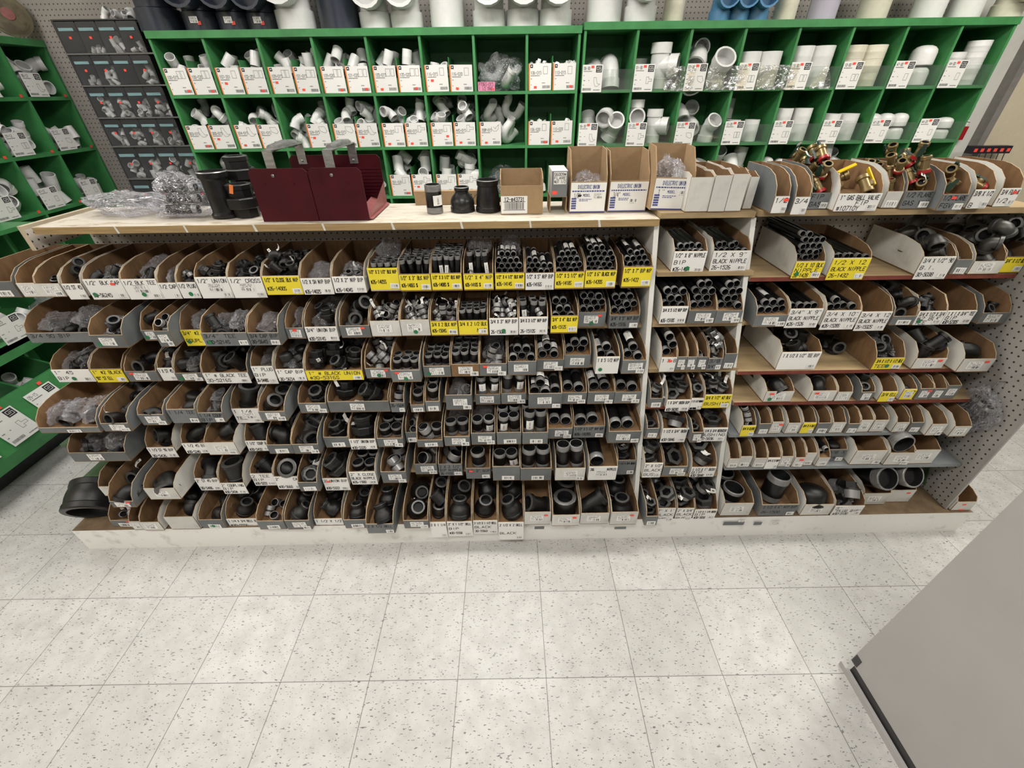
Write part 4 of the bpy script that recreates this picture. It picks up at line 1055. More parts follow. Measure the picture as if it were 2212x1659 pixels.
LC = [['100-015 coup c 3', '100-020 coup c 4', '107-201 cap c 4', '102-251 bush c 7', '109-015 coup c 5', '101-015 bush c 5', '109-020 coup c 5', '101-020 bush c 6', '105-015 bush c 8', '105-020 bush c 7', '116-015 cap b 5', '116-020 cap b 1', '', '', '106-015 cap g 15', '110-015 cap g 15'],
      ['303-015 ell f 6', '300-015 ell e 5', '304-015 ell e 6', '321-015 ell45 f 4', '- - f 5', '324-015 ell45 f 6', '326-015 ell45 f 7', '302-015 ell f 7', '501-015 wye e 7', '400-015 tee t 6', '600-015 wye w 6', '445-015 tee t 7', '700P-015 trap q 3', '- - q 3', '106-020 cap g 8', '110-020 cap g 7'],
      ['- - e 5', '- - c 3', '- - e 2', '', '', '', '', '- - c 1', '501-020 wye c 4', '400-020 tee c 5', '600-020 wye c 5', '445-020 tee t 5', '', '', '- - p 3', '- - g 5']]
for r in range(3):
    for c in range(8):
        zf = CZ[r+1]; zt = CZ[r]-.035 if r == 0 else CZ[r]-.018
        xa = CX0+c*CP+.009; xb = CX0+(c+1)*CP-.009
        halves = [LC[r][2*c], LC[r][2*c+1]]
        cell = '%s row, %s column of left green case' % (RN3[r], ORD[c+1])
        if halves[0] and halves[1] and not (r == 1 and c == 6):
            mb = MB(); mb.box((xa+xb)/2-.002, (xa+xb)/2+.002, CYF+.025, CYB-.02, zf, zf+.165, 'green_paint'); o = put(mb.mesh('cell_divider'), 'cell_divider', CASE_L, -CASE_L.location)
        for q in (0, 1):
            if not halves[q]: continue
            code, icon, kind, n = halves[q].split(); n = int(n)
            wq = (xb-xa)/2; x0 = xa+q*wq; w = min(.134, wq-.006); h = .128
            if code != '-':
                card_obj('L', code, icon, (x0+.002, CYF+.006, zf+.001), w, h, 'white card with orange stripe numbered %s, %s' % (code, cell), (rnd.choice((.2, .24, .7, .75)), rnd.choice((.08, .1, .38))))
            s = .046 if r < 2 else .056
            if kind in 'gb': s = .033
            n = int(n*1.5+.5) if n > 1 else n
            if kind == 'q': s = .046
            key = ('L', r, c, 'in %s' % cell)
            lo, hi = (x0+.004, x0+wq-.004) if kind != 'q' else (xa+.004, xb-.004)
            if code != '-' and kind != 'q':   # the card fronts a raised tray
                fl = zf+.072; mb = MB(); mb.box(x0+.003, x0+wq-.003, CYF+.012, CYB-.03, zf, zf+.07, 'green_paint'); put(mb.mesh('raised_tray'), 'raised_tray', CASE_L, -CASE_L.location)
            else: fl = zf+.001
            pile(kind, n, s, (lo, hi, CYF+.016, CYF+.28, fl), zt-.01, key, 'P', 0, 'white')
def white_bag(x, y, z, w, d, h, i, label):
    g = put(bag_mesh(i, 'white_bag'), 'plastic_bag', None, (x, y, z)); g.scale = (w, d, h); return tag(g, label, 'plastic bag')
pile('q', 4, .046, (CX0+6*CP+.02, CX0+7*CP-.02, CYF+.03, CYF+.26, CZ[1]+.001), CZ[0]-.05, ('L', 0, 6, 'in bag, top row, seventh column of left green case'), 'P', 0, 'white')
white_bag(CX0+6.5*CP, CYF+.15, CZ[1]+.001, .27, .26, .20, 2, 'bag of white traps, top row, seventh column of left green case')
white_bag(CX0+6.5*CP, CYF+.13, CZ[3]+.001, .26, .24, .16, 4, 'clear bag of white fittings, third row, seventh column of left green case')
mb = MB(); mb.box(0, .10, 0, .001, 0, .045, 'pink_card'); draw(mb, strokes('P706S-015', .006, .09, .024, .042), -.0003, .002, 'ink'); draw(mb, strokes('1 1/2 TRAP', .006, .085, .004, .02), -.0003, .002, 'ink')
o = put(mb.mesh('pink_card'), 'product_card', None, (CX0+6*CP+.015, CYF+.004, CZ[1]+.001)); tag(o, 'pink handwritten card below the bag of white traps, top row', 'product card'); put(plate(.016, .01, 'red_sticker'), 'red_sticker', o, (.08, -.001, .004))
# right case: one card per cell, clear strip along each shelf
RC = [['06-30 ell', '01-30 tee', '07-30 ell45', '12-30 coup', '18-30 bush', '10-30 bush', '47-30 cap', '44-30 cap'], ['06-20 ell', '01-20 tee', '07-20 ell45', '12-20 coup', '18-20 bush', '10-20 bush', '47-20 cap', '44-20 cap']]
for r in (0, 1):
    zf = CZ[r+1]
    mb = MB(); mb.box(CXR+.01, CXR+8*CP-.01, CYF-.004, CYF-.002, zf-.012, zf+.098, 'acrylic'); p = put(mb.mesh('clear_strip'), 'clear_strip', CASE_R, -CASE_R.location)
    for c in range(8):
        code, icon = RC[r][c].split(); x = CXR+c*CP+.004
        card_obj('R', code, icon, (x, CYF-.008, zf-.012), .118, .132 if r == 0 else .128, 'white card numbered %s with square black logo, %s row of right green case' % (code, RN3[r]), (.42, .88))
def pv(kind, x, y, z, rot, s, cell, ms='P'):
    o = put(proto(kind, ms), KN[kind][0], None, (x, y, z), rot, s); add_item(o, KN[kind][1], cell, {'P': 'white', 'C': 'cream', 'D': 'dark grey', 'U': 'blue', 'V': 'lilac'}[ms]); return o
def cell(r, c): return ('R', r, c, 'in %s row, %s column of right green case' % (RN3[r], ORD[c+1]))
def xc(c, f): return CXR+c*CP+CP*f
zf = CZ[1]; s = .096; hp = math.pi/2; yb = CYF+.1
for f, y, q in ((.62, .17, .088), (.24, .17, .066), (.36, .215, .078)): pv('j', xc(0, f), CYF+y-.06, zf+q*1.73, (1.3, 0, 0), q, cell(0, 0))
pv('t', xc(1, .56), yb-.01, zf+.112, (0, 0, 1.1), .096, cell(0, 1)); pv('c', xc(1, .24), yb+.12, zf+.078, (0, 0, 0), .096, cell(0, 1))
pv('f', xc(2, .72), yb-.02, zf+.09, (.15, 0, 0), .1, cell(0, 2)); pv('f', xc(2, .28), yb+.03, zf+.078, (hp, 0, 0), .1, cell(0, 2)); pv('f', xc(2, .36), yb+.03, zf+.165, (hp, .6, 0), .095, cell(0, 2)); pv('c', xc(2, .40), yb+.1, zf+.20, (hp, .3, 0), .08, cell(0, 2))
def stackc(kind, c, r, nx, nz, s, hz=1, ms='P', f0=.28, f1=.68, dy=0):
    lo, hi = {'c': (.8, .8), 'k': (.5, .5), 'p': (.5, .52)}[kind]; hh = (lo+hi)*s*hz
    for k in range(nx):
        for q in range(nz if isinstance(nz, int) else nz[k]):
            o = pv(kind, xc(c, f0+(f1-f0)*k/max(nx-1, 1)), CYF+.075+dy, CZ[r+1]+.001+lo*s*hz+q*(hh+.0006), (0, 0, rnd.random()*6), s, cell(r, c), ms); o.scale.z = s*hz
stackc('c', 3, 0, 2, 1, .108)
stackc('k', 4, 0, 2, 2, .105, .93); stackc('k', 5, 0, 2, 3, .105, .62, 'C')
stackc('p', 6, 0, 2, (1, 2), .10, .95); stackc('k', 7, 0, 2, (3, 4), .095, .55)
zf = CZ[2]
pv('e', xc(0, .66), yb+.0, zf+.165, (.35, 0, -.5), .082, cell(1, 0)); pv('e', xc(0, .28), yb+.02, zf+.08, (hp*1.6, .2, .4), .08, cell(1, 0)); pv('f', xc(0, .80), yb-.02, zf+.09, (.2, .5, -.4), .082, cell(1, 0))
pv('t', xc(1, .62), yb-.02, zf+.092, (0, 0, 1.1), .079, cell(1, 1)); pv('t', xc(1, .22), yb-.01, zf+.14, (-.05, 0, -.1), .079, cell(1, 1)); pv('c', xc(1, .42), yb+.13, zf+.06, (0, 0, 0), .07, cell(1, 1))
for f, y, z, R in ((.16, .02, .06, (hp, 0, 0)), (.18, .03, .172, (hp, .1, .2)), (.5, .06, .10, (hp, .9, .5)), (.5, .16, .15, (.3, 0, 0)), (.78, -.02, .075, (.1, 0, .2))): pv('f', xc(2, f), yb+y, zf+z, R, .076, cell(1, 2))
stackc('c', 3, 1, 2, 1, .074); pv('c', xc(3, .35), yb+.16, zf+.06, (0, 0, 0), .07, cell(1, 3)); pv('c', xc(3, .35), yb+.16, zf+.175, (0, 0, 0), .07, cell(1, 3))
stackc('k', 4, 1, 2, 2, .088); stackc('k', 5, 1, 2, 2, .09, .8, f0=.30); stackc('p', 6, 1, 3, 2, .074, .95, f0=.18, f1=.76); stackc('p', 7, 1, 3, (1, 1, 2), .072, .8, f0=.20, f1=.74)
for c, kind, n, s in ((2, 'f', 9, .062), (3, 'c', 8, .07), (4, 'p', 14, .055), (5, 'c', 9, .066), (0, 'e', 4, .06), (1, 't', 3, .055), (7, 'b', 3, .05)):
    pile(kind, n, s, (xc(c, .06), xc(c, .94), CYF+.02, CYF+.22, CZ[3]+.001), CZ[2]-.03, cell(2, c), 'P', 0, 'white')
# curled shrink film over three top cells
for c, x0, w, i in ((1, .62, .17, 1), (2, .42, .24, 2), (3, .42, .23, 3), (4, .5, .12, 4)):
    mb = MB(); n = 10; rs = []
    for a in range(n+1):
        row = []
        for b_ in range(n+1):
            u, v = a/n, b_/n; row.append((w*u, -.004-.012*abs(noise.noise((u*3+i*3, v*3, i)))-.008*math.sin(u*6+i), .118*v*(1 if c < 4 else (1-abs(u-.5)*1.7))))
        rs.append(row)
    for a in range(n):
        for b_ in range(n): mb.quad([rs[a][b_], rs[a+1][b_], rs[a+1][b_+1], rs[a][b_+1]], 'shrink_film')
    o = put(mb.mesh('shrink_film'), 'film_scrap', None, (xc(c, 0)+x0*CP, CYF-.006, CZ[1]-.01)); tag(o, 'torn shiny clear film over %s cell of top row, right green case' % ORD[c+1], 'plastic film')
# ---------------------------------------------------------------- large fittings on top of the cases
def topg(kind, px, wpx, ms, py=62, Y=2.26, rz=0, n=[0], lab=''):
    z0 = 1.958 if px < 1248 else 1.972
    p = aty(px, py, Y); d = wpx*(p-CC).dot(FW)/FPX; n[0] += 1
    sc = {'j': d/1.24, 'e': d/1.24, 'c': d/1.24, 't': d/1.24, 'f': d/1.24}[kind]
    up = {'j': 1.75, 'e': 1.15, 'c': .8, 't': 1.15, 'f': 1.0}[kind]*sc
    o = put(proto(kind, ms), KN[kind][0], None, (p.x, Y, z0+up), (0, 0, rz), sc)
    col = {'P': 'white', 'C': 'cream', 'D': 'dark grey', 'U': 'blue', 'V': 'lilac'}[ms]
    tag(o, lab, 'pipe fitting', 'large fittings on top of the green cases')
    return o, sc
for k, (kind, px, w, ms, lab, st) in enumerate([
    ('j', 352, 84, 'D', 'large dark grey elbow with round mouth at left end of green case top', 0), ('t', 442, 74, 'D', 'large dark grey fitting with white sticker, beside the big elbow', 1),
    ('t', 512, 70, 'D', 'large dark grey fitting with white sticker, middle of the three', 1), ('t', 572, 66, 'D', 'large dark grey fitting with white sticker, next to white elbow', 1),
    ('e', 642, 80, 'P', 'large white elbow with open mouth between dark grey fittings', 0), ('c', 736, 88, 'D', 'large dark grey coupling between two white fittings', 0), ('t', 812, 66, 'P', 'large white fitting right of the dark grey coupling', 0),
    ('e', 880, 68, 'P', 'white elbow with open mouth, second from the dark grey coupling', 0), ('c', 967, 74, 'P', 'white coupling between two gaps, above sixth column', 0), ('e', 1057, 71, 'P', 'leftmost of three white elbows side by side on case top', 0),
    ('e', 1129, 71, 'P', 'middle of three white elbows side by side on case top', 0), ('e', 1199, 71, 'P', 'rightmost of three white elbows side by side on case top', 0), ('c', 1303, 76, 'P', 'white collared coupling at left end of right case top', 0),
    ('e', 1380, 68, 'P', 'white elbow beside the collared coupling on right case top', 0), ('c', 1452, 44, 'C', 'small cream coupling between white elbow and blue fittings', 0), ('e', 1552, 44, 'U', 'leftmost of three blue elbows on right case top', 0),
    ('e', 1592, 44, 'U', 'middle of three blue elbows on right case top', 0), ('e', 1633, 44, 'U', 'rightmost of three blue elbows on right case top', 0), ('c', 1692, 46, 'C', 'cream coupling right of the blue elbows', 0), ('c', 1772, 58, 'V', 'lilac tinted coupling on right case top', 0),
    ('c', 1880, 60, 'C', 'cream coupling right of the lilac coupling', 0), ('c', 1998, 62, 'P', 'white coupling second from right end of case top', 0), ('c', 2078, 62, 'P', 'white coupling nearest right end of case top', 0), ('e', 2168, 56, 'C', 'cream elbow at far right end of case top', 0)]):
    o, sc = topg(kind, px, w, ms, 60-px*.012, lab=lab)
    if st:
        s2 = put(plate(.045, .028, 'printed_tag'), 'white_sticker', o, (-.03/sc*.6, -.64, -.95), sc=1/sc); s3 = put(plate(.02, .016, 'red_sticker'), 'red_sticker', o, (.03/sc*.6, -.62, -1.0), sc=1/sc)
# ---------------------------------------------------------------- drawer rack between the cases
RX0, RY, RP = -2.43, 2.30, .1185
RZ = [2.022, 1.868, 1.713, 1.545, 1.385, 1.19, 1.00, .80]
rack = empty('drawer_rack', (RX0+.3, RY+.1, 0)); tag(rack, 'dark grey rack of small clear drawers with teal labels, between green cases', 'drawer rack')
inv = -rack.location
def rp(mb, nm, parent=rack): p = mb.obj(nm, parent); p.location = inv if parent is rack else (0, 0, 0); return p
mb = MB(); mb.box(RX0, RX0+.60, RY+.17, RY+.19, 0, RZ[0], 'rack_grey'); mb.box(RX0, RX0+.012, RY, RY+.18, 0, RZ[0], 'rack_grey'); mb.box(RX0+.59, RX0+.602, RY, RY+.18, 0, RZ[0], 'rack_grey'); mb.box(RX0, RX0+.60, RY, RY+.18, RZ[0], RZ[0]+.006, 'rack_grey'); rp(mb, 'frame')
for r in range(7):
    zt, zb = RZ[r], RZ[r+1]; ncol = 5 if r != 4 else 5
    mb = MB(); mb.box(RX0, RX0+.60, RY-.006, RY+.17, zb-.002, zb+.006, 'rack_lip'); rp(mb, 'shelf')
    for c in range(5):
        pit = RP if r < 4 else RP*1.12; x0 = RX0+.014+c*pit; x1 = x0+pit-.006
        if x1 > RX0+.60: continue
        mb = MB(); h = zt-zb
        mb.box(x0, x1, RY, RY+.002, zb+h*.70, zt-.004, 'rack_grey'); d = rp(mb, 'drawer')
        mb = MB(); mb.box(x0, x1, RY-.002, RY, zb+.008, zb+h*.69, 'drawer_plastic'); p = rp(mb, 'clear_front', d)
        mb = MB(); mb.box(x0+.008, x1-.018, RY-.003, RY-.0015, zb+h*.70, zb+h*.79, 'teal_label'); p = rp(mb, 'teal_label', d)
        mb = MB(); mb.box(x1, x1+.004, RY+.001, RY+.16, zb+.006, zt-.01, 'rack_grey'); rp(mb, 'side', d)
        empt = (r == 0 and c == 0) or (r == 1 and c == 2)
        if r < 6 and c < 5:
            q = put(plate(.014, .012, 'red_sticker'), 'red_sticker', d, (x0+pit*.42, RY-.0035, zb+h*.46))
            if not empt and r < 5:
                ks = ['s', 'f', 'e', 'et', 'ct', 'e'][r] if c % 2 else ['c', 's', 'te', 'f', 'e', 't'][r]
                pile(ks, 7 if r < 4 else 5, .024 if r < 4 else .03, (x0+.003, x1-.004, RY+.006, RY+.09, zb+.007), zb+h*.72, ('K', r, c, 'in %s drawer of %s row, dark rack' % (ORD[c+1], ORD[r+1])), 'P', 0, 'white')
# ---------------------------------------------------------------- left side case (faces right), stepped bins below
LXF, LXB = -2.70, -3.02
side = empty('fitting_case', (LXB, 1.6, 0)); tag(side, 'green pigeon-hole case along the left wall with stepped bins below', 'pigeon-hole case')
sinv = -side.location
def sp(mb, nm): p = mb.obj(nm, side); p.location = sinv; return p
ye = [2.49, 2.19, 1.885, 1.58, 1.275, .97]
mb = MB(); mb.box(LXB-.01, LXB, .4, 2.495, 0, 1.95, 'green_paint'); sp(mb, 'back_panel')
mb = MB(); mb.box(LXB, LXF+.006, .4, 2.497, 1.918, 1.953, 'green_paint'); sp(mb, 'top_rail')
for z in (1.664, 1.374, 1.078): mb = MB(); mb.box(LXB, LXF, .4, 2.49, z-.02, z, 'green_paint'); sp(mb, 'shelf')
for y in ye: mb = MB(); mb.box(LXB, LXF-.001, y-.007, y+.007, 0, 1.92, 'green_paint'); sp(mb, 'divider')
for r, (z, zt) in enumerate(((1.664, 1.9), (1.374, 1.64), (1.078, 1.35))):
    for c in range(3):
        y1, y0 = ye[c]-.01, ye[c+1]+.01; key = ('S', r, c, 'in %s row, %s column, side green case' % (RN3[r], ['far', 'middle', 'near'][c]))
        card_obj('R', ['06-12', '01-12', '05-12', '07-12', '29-12', '35-12', '38-12', '47-12', '21-12'][r*3+c], ['ell', 'tee', 'coup', 'ell45', 'coup', 'bush', 'cap', 'cap', 'tee'][r*3+c], (LXF+.006, y0+.01, z), .128, .12, 'white product card, %s row, %s column of side green case' % (RN3[r], ['far', 'middle', 'near'][c]), None, hp)
        put(plate(.018, .015, 'red_sticker'), 'price_sticker', side, sinv+Vector((LXF+.004, y0+.245, z-.003)), (0, 0, hp))
        ks = ['f', 't', 'e', 'c', 'te', 'e', 'bc', 'c', 'e'][r*3+c]; s = .06 if (r, c) in ((0, 0), (0, 1), (2, 1), (2, 2)) else .044
        # fittings heaped near the front, seen from the aisle
        d0 = pile(ks, 16 if s < .05 else 9, s, (LXB+.09, LXF-.008, y0, y1, z+.004), zt-.02, key, 'P', 0, 'white')
# stepped lower bins
def step(x0, x1, y0, y1, z0, z1): mb = MB(); mb.box(x0, x1, y0, y1, z0, z1, 'green_paint'); return mb
LB = -2.52; L2 = -2.42; L3 = -2.30
sp(step(LXF-.002, LB, .4, 1.62, 1.056, 1.077), 'ledge'); sp(step(LXB, L2, .4, 1.5, .575, .60), 'ledge'); sp(step(L2-.016, L2, .4, 1.5, .53, .60), 'ledge_front')
mb = MB(); mb.quad([(L3, .3, .20), (L3, 1.15, .20), (L3-.10, 1.15, .40), (L3-.10, .3, .40)], 'green_paint'); mb.quad([(L3-.10, .3, .40), (L3-.10, 1.15, .40), (L3-.115, 1.15, .40), (L3-.115, .3, .40)], 'green_paint'); mb.quad([(L3-.02, .3, .18), (L3-.02, 1.15, .18), (L3-.115, 1.15, .40), (L3-.115, .3, .40)], 'green_paint')
mb.box(LXB, L3, .3, 1.15, .14, .20, 'green_paint'); mb.box(LXB, L3-.12, .3, 1.15, .2, .31, 'green_paint'); sp(mb, 'sloped_bin_front')
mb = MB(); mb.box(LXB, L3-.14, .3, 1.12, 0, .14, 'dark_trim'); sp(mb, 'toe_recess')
for y in (1.15, .93, .71, .49): mb = MB(); mb.prism([(LXB, .2), (L3-.02, .2), (L3-.10, .40), (LXB, .64)], y-.006, y+.006, lambda p, t: (p[0], t, p[1]), 'green_paint'); sp(mb, 'bin_divider')
key = ('S', 3, 0, 'in open lower bin, side green case')
for (ya, yb_) in ((.94, 1.14), (.72, .92)): pile('te', 6, .046, (LXB+.25, L3-.12, ya, yb_, .312), .56, ('S', 3, ya, 'in %s open lower bin, side green case' % ('farther' if ya > .9 else 'nearer')), 'P', 0, 'white')
pile('xt', 7, .05, (LXB+.22, L2-.01, .98, 1.40, .602), .9, ('S', 4, 0, 'on middle ledge, side green case'), 'P', 0, 'white')
white_bag(-2.55, 1.46, .602, .22, .2, .14, 1, 'clear bag of fittings on middle ledge of side green case')
for y, n_ in ((.985, 'farthest'), (.765, 'second'), (.545, 'nearest')):
    o = put(pvc_card('R', '0%d-15' % (int(y*10)), 'tee', .15, .165), 'product_card', None, (L3+.001, y-.1, .22), (-.46, 0, hp)); o.rotation_euler = Euler((-.46, 0, hp)); tag(o, '%s white card on the sloped front of the left green bins' % n_, 'product card')
    put(plate(.02, .016, 'red_sticker'), 'red_sticker', o, (.10, -.001, .172))
o = put(pvc_card('R', '04-15', 'tee', .13, .13), 'product_card', None, (L2+.004, 1.02, .602), (0, 0, hp)); tag(o, 'white card leaning on tees on the middle green ledge', 'product card')
# woven disc on top of the side case
mb = MB(); mb.lathe([(0, 0), (.10, .0), (.135, .02), (.14, .05), (.10, .065), (0, .07)], 'straw', 24)
o = put(mb.mesh('hose_coil'), 'hose_coil', None, (-2.76, 2.40, 2.058), (1.45, 0, 1.0), .75); tag(o, 'round brown coil with pale label standing on top of side green case', 'coil')
mb = MB(); mb.lathe([(0, .001), (.04, 0)], 'pink_red', 12); mb.obj('label', o, (0, 0, .072))
# ---------------------------------------------------------------- goods standing on top of the display
def top(px, py, z=TOPZ): return atz(px, py, z)
def size_at(px, p): return px*(p-CC).dot(FW)/FPX
p = top(255, 470); g = put(bag_mesh(3, 'white_bag'), 'plastic_bag', None, (p.x, p.y+.07, TOPZ+.001)); g.scale = (.36, .20, .085); tag(g, 'empty crumpled clear bag at left end of top board', 'plastic bag')
p = top(385, 478); g = put(bag_mesh(1, 'pipe_bag'), 'plastic_bag', None, (p.x, p.y+.085, TOPZ+.001)); g.scale = (.29, .20, .155); tag(g, 'clear bag of black pipe pieces beside a black coupling on top board', 'plastic bag')
for k, (dx, dz) in enumerate(((-.01, .03), (.0, .065), (-.005, .10))):
    o = put(nipple(1, 5), 'pipe_nipple', None, (p.x+dx, p.y+.055+.012*k, TOPZ+dz), (0, math.pi/2, .05)); add_item(o, 'pipe nipple', ('T', 0, 0, 'inside clear bag on top board'))
def lathe_thing(name, px, py, prof, m, label, cat, seg=24, **kw):
    p = top(px, py); mb = MB(); mb.lathe(prof, m, seg, **kw); r = max(q[0] for q in prof); o = mb.obj(name, None, (p.x, p.y+r, TOPZ+.001)); return tag(o, label, cat)
lathe_thing('pipe_coupling', 477, 475, [(.046, 0), (.050, .002), (.050, .012), (.046, .016), (.043, .02), (.043, .128), (.046, .132), (.050, .136), (.050, .152), (.047, .155, 'cut_thread'), (.041, .155, 'pipe_inside'), (.039, .05, 'pipe_inside'), (0, .05, 'pipe_inside')], 'black_iron', 'tall black flanged coupling between clear bag and union', 'pipe fitting')
us = .058
def union_at(px, py, dz, s, label, dy=0):
    p = top(px, py); o = put(proto('u', 'I'), 'pipe_union', None, (p.x, p.y+s*1.04+dy, TOPZ+.001+s*.98+dz), (0, 0, .3), s); return tag(o, label, 'pipe fitting')
u1 = union_at(520, 476, 0, us, 'large black union standing in front of a stacked pair, beside red tray')
p = top(530, 463); u2 = put(proto('p', 'I'), 'cap_fitting', None, (p.x, p.y+.085, TOPZ+.04), None, .075); tag(u2, 'large black cap under the rear union, beside red tray', 'pipe fitting')
u3 = union_at(524, 463, .08, us*.98, 'upper large black union stacked behind, beside red tray', .02)
put(plate(.012, .03, 'orange_print'), 'orange_sticker', u1, (-.45, -.75, .55), (0, .3, 0), 1/us)
# dark red carrying tray
def tray():
    a = top(568, 481); b = top(801, 475); yf = (a.y+b.y)/2; xl, xr = a.x, b.x; yb = min(top(834, 436).y, .945); zt = aty(527, 365, yf).z; zb2 = aty(816, 333, yb).z; z0 = TOPZ+.001
    root = empty('carrying_tray', ((xl+xr)/2, (yf+yb)/2, z0)); tag(root, 'dark red metal carrying tray with two silver handles on top board', 'carrying tray'); inv = -root.location
    def pt(mb, nm, parent=root): o = mb.obj(nm, parent); o.location = inv if parent is root else (0, 0, 0); return o
    xm = xl+(xr-xl)*.525; t = .004
    def panel(y, x0, x1, zt, c=.012): return [(x0, z0), (x1, z0), (x1, zt-c), (x1-c, zt), (x0+c, zt), (x0, zt-c)]
    for nm, x0, x1 in (('front_panel', xl, xm-.0015), ('front_panel', xm+.0015, xr)):
        mb = MB(); mb.prism(panel(yf, x0, x1, zt), yf, yf+t, lambda p, s: (p[0], s, p[1]), 'dark_red')
        for fx in (.22, .72): q = x0+(x1-x0)*fx; mb.box(q-.004, q+.004, yf-.0015, yf, zt-.05, zt-.044, 'dark_red')
        pt(mb, nm)
    mb = MB(); mb.prism(panel(yb, xl+.03, xr, zb2), yb-t, yb, lambda p, s: (p[0], s, p[1]), 'dark_red')
    for k in range(9): mb.box(xl+.05, xr-.004, yb-t-.004, yb-t, z0+.035+k*.012, z0+.038+k*.012, 'dark_red')
    pt(mb, 'back_panel')
    mb = MB(); mb.box(xl, xr, yf+t, yb-t, z0, z0+.004, 'dark_red'); mb.quad([(xr-.001, yf+t, z0+.004), (xr+.0, yb-t, z0+.004), (xr, yb-t, z0+.085)], 'pink_red'); mb.quad([(xr-.06, yf+t, z0+.006), (xr+.012, yf+t, z0+.004), (xr+.012, yb-t, z0+.004), (xr-.06, yb-t, z0+.03)], 'pink_red'); pt(mb, 'floor')
    mb = MB(); mb.box(xm-.003, xm+.003, yf+t, yb-t, z0+.004, zt-.02, 'dark_red'); pt(mb, 'partition')
    for (fx, fy), (tx, ty) in (((587, 371), (575, 327)), ((714, 368), (705, 326))):
        P = aty(fx, fy, yf); zh = aty(tx, ty, yf).z; x = P.x; w = .016
        mb = MB(); mb.box(x-w, x+w, yf+t+.0005, yf+t+.004, zt-.03, zh, 'aluminium'); mb.box(x-w, x+w, yb-t-.0045, yb-t-.001, zb2-.03, zh, 'aluminium')
        mb.box(x-w, x+w, yf+t+.0005, yb-t-.001, zh, zh+.003, 'aluminium')
        h = pt(mb, 'handle')
        mb = MB(); mb.tube([(x, yf+.035, zh+.004), (x, (yf+yb)/2, zh+.010), (x, yb-.035, zh+.004)], [.012, .0125, .012], 'aluminium', 12); pt(mb, 'grip', h)
        mb = MB(); mb.lathe([(.0055, 0), (.0055, .003), (.003, .005), (0, .005)], 'zinc', 10, Matrix.Translation((x, yf, zt-.022)) @ Matrix.Rotation(math.pi/2, 4, 'X')); pt(mb, 'bolt')
        mb = MB(); mb.lathe([(.005, 0), (.004, .003), (0, .0045)], 'zinc', 10, Matrix.Translation((x, yb-t-.0045, zb2-.018)) @ Matrix.Rotation(math.pi/2, 4, 'X')); pt(mb, 'bolt')
tray()
p = top(938, 464); o = put(nipple(2, 3.9), 'pipe_nipple', None, (p.x, p.y+.031, TOPZ+.0505)); tag(o, 'black pipe nipple with white label standing on top board, beside bell reducer', 'pipe fitting')
put(wrap_label(2, -1.5, -.2, -.02, .015), 'paper_label', o)
lathe_thing('bell_reducer', 998, 462, [(.043, 0), (.047, .003), (.047, .014), (.045, .017), (.046, .028), (.044, .040), (.038, .052), (.029, .061), (.025, .066), (.025, .071), (.028, .074), (.028, .084), (.026, .086, 'cut_thread'), (.020, .086, 'pipe_inside'), (.019, .04, 'pipe_inside'), (0, .04, 'pipe_inside')], 'black_iron', 'squat black bell reducer on top board, between nipple and tall reducer', 'pipe fitting')
lathe_thing('bell_reducer', 1054, 462, [(.044, 0), (.048, .003), (.048, .016), (.045, .019), (.045, .034), (.042, .060), (.038, .082), (.037, .088), (.040, .091), (.041, .108), (.039, .110, 'cut_thread'), (.033, .110, 'pipe_inside'), (.031, .04, 'pipe_inside'), (0, .04, 'pipe_inside')], 'black_iron', 'tall black reducer on top board, left of brown carton', 'pipe fitting')
# flattened carton strip behind the reducers
a = top(900, 441, TOPZ); mb = MB(); x1 = top(1072, 436).x; mb.box(a.x, x1, .915, .945, TOPZ+.001, TOPZ+.052, 'carton'); draw(mb, strokes('7/10PP', x1-.11, x1-.01, TOPZ+.02, TOPZ+.04), .9145, .0018, 'ink'); tag(mb.obj('folded_carton'), 'low folded brown carton lying behind black reducers on top board', 'cardboard box')
def open_carton(name, x0, x1, y0, D, z0, hl, H, label, deco=None, mat='carton', tilt=0):
    w = x1-x0; t = .003; mb = MB()
    mb.box(0, w, 0, D, 0, t, mat); mb.box(0, w, D-t, D, t, H, mat); mb.box(0, w, 0, t, t, hl, mat)
    poly = [(t, t), (D-t, t), (D-t, H), (t+.02, hl+(H-hl)*.55) if H > hl*1.3 else (t+.02, hl+(H-hl)*.2), (t, hl)]
    if H > hl*1.3: poly = [(t, t), (D-t, t), (D-t, H), (D*.45, H-.004), (t+.006, hl+.02), (t, hl)]
    for a in (0, w-t): mb.prism(poly, a, a+t, lambda p, s: (s, p[0], p[1]), mat)
    o = put(mb.mesh(name), name, None, (x0, y0, z0), (0, tilt, 0)); tag(o, label, 'cardboard box'); return o
a = top(1082, 464); b = top(1172, 463); zt = aty(1127, 402, a.y).z-TOPZ; H = aty(1127, 364, a.y+.115).z-TOPZ
o = open_carton('cardboard_carton', a.x, b.x, a.y, .118, TOPZ+.001, zt, H, 'open brown carton with barcode label 12-#43731 on top board')
mb = MB(); w = b.x-a.x; lw, lh = w*.62, zt*.62; mb.box(0, lw, 0, .0008, 0, lh, 'white_paper'); draw(mb, strokes('12-#43731', lw*.13, lw*.88, lh*.70, lh*.93, .1), -.0003, .0022, 'ink')
for z_ in (.66, .19): mb.quad([(lw*.08, -.0003, lh*z_), (lw*.92, -.0003, lh*z_), (lw*.92, -.0003, lh*(z_+.03)), (lw*.08, -.0003, lh*(z_+.03))], 'ink')
x = lw*.13
while x < lw*.87: q = rnd.choice((.0008, .0012, .002)); mb.quad([(x, -.0003, lh*.24), (x+q, -.0003, lh*.24), (x+q, -.0003, lh*.64), (x, -.0003, lh*.64)], 'ink'); x += q+rnd.choice((.0009, .0014))
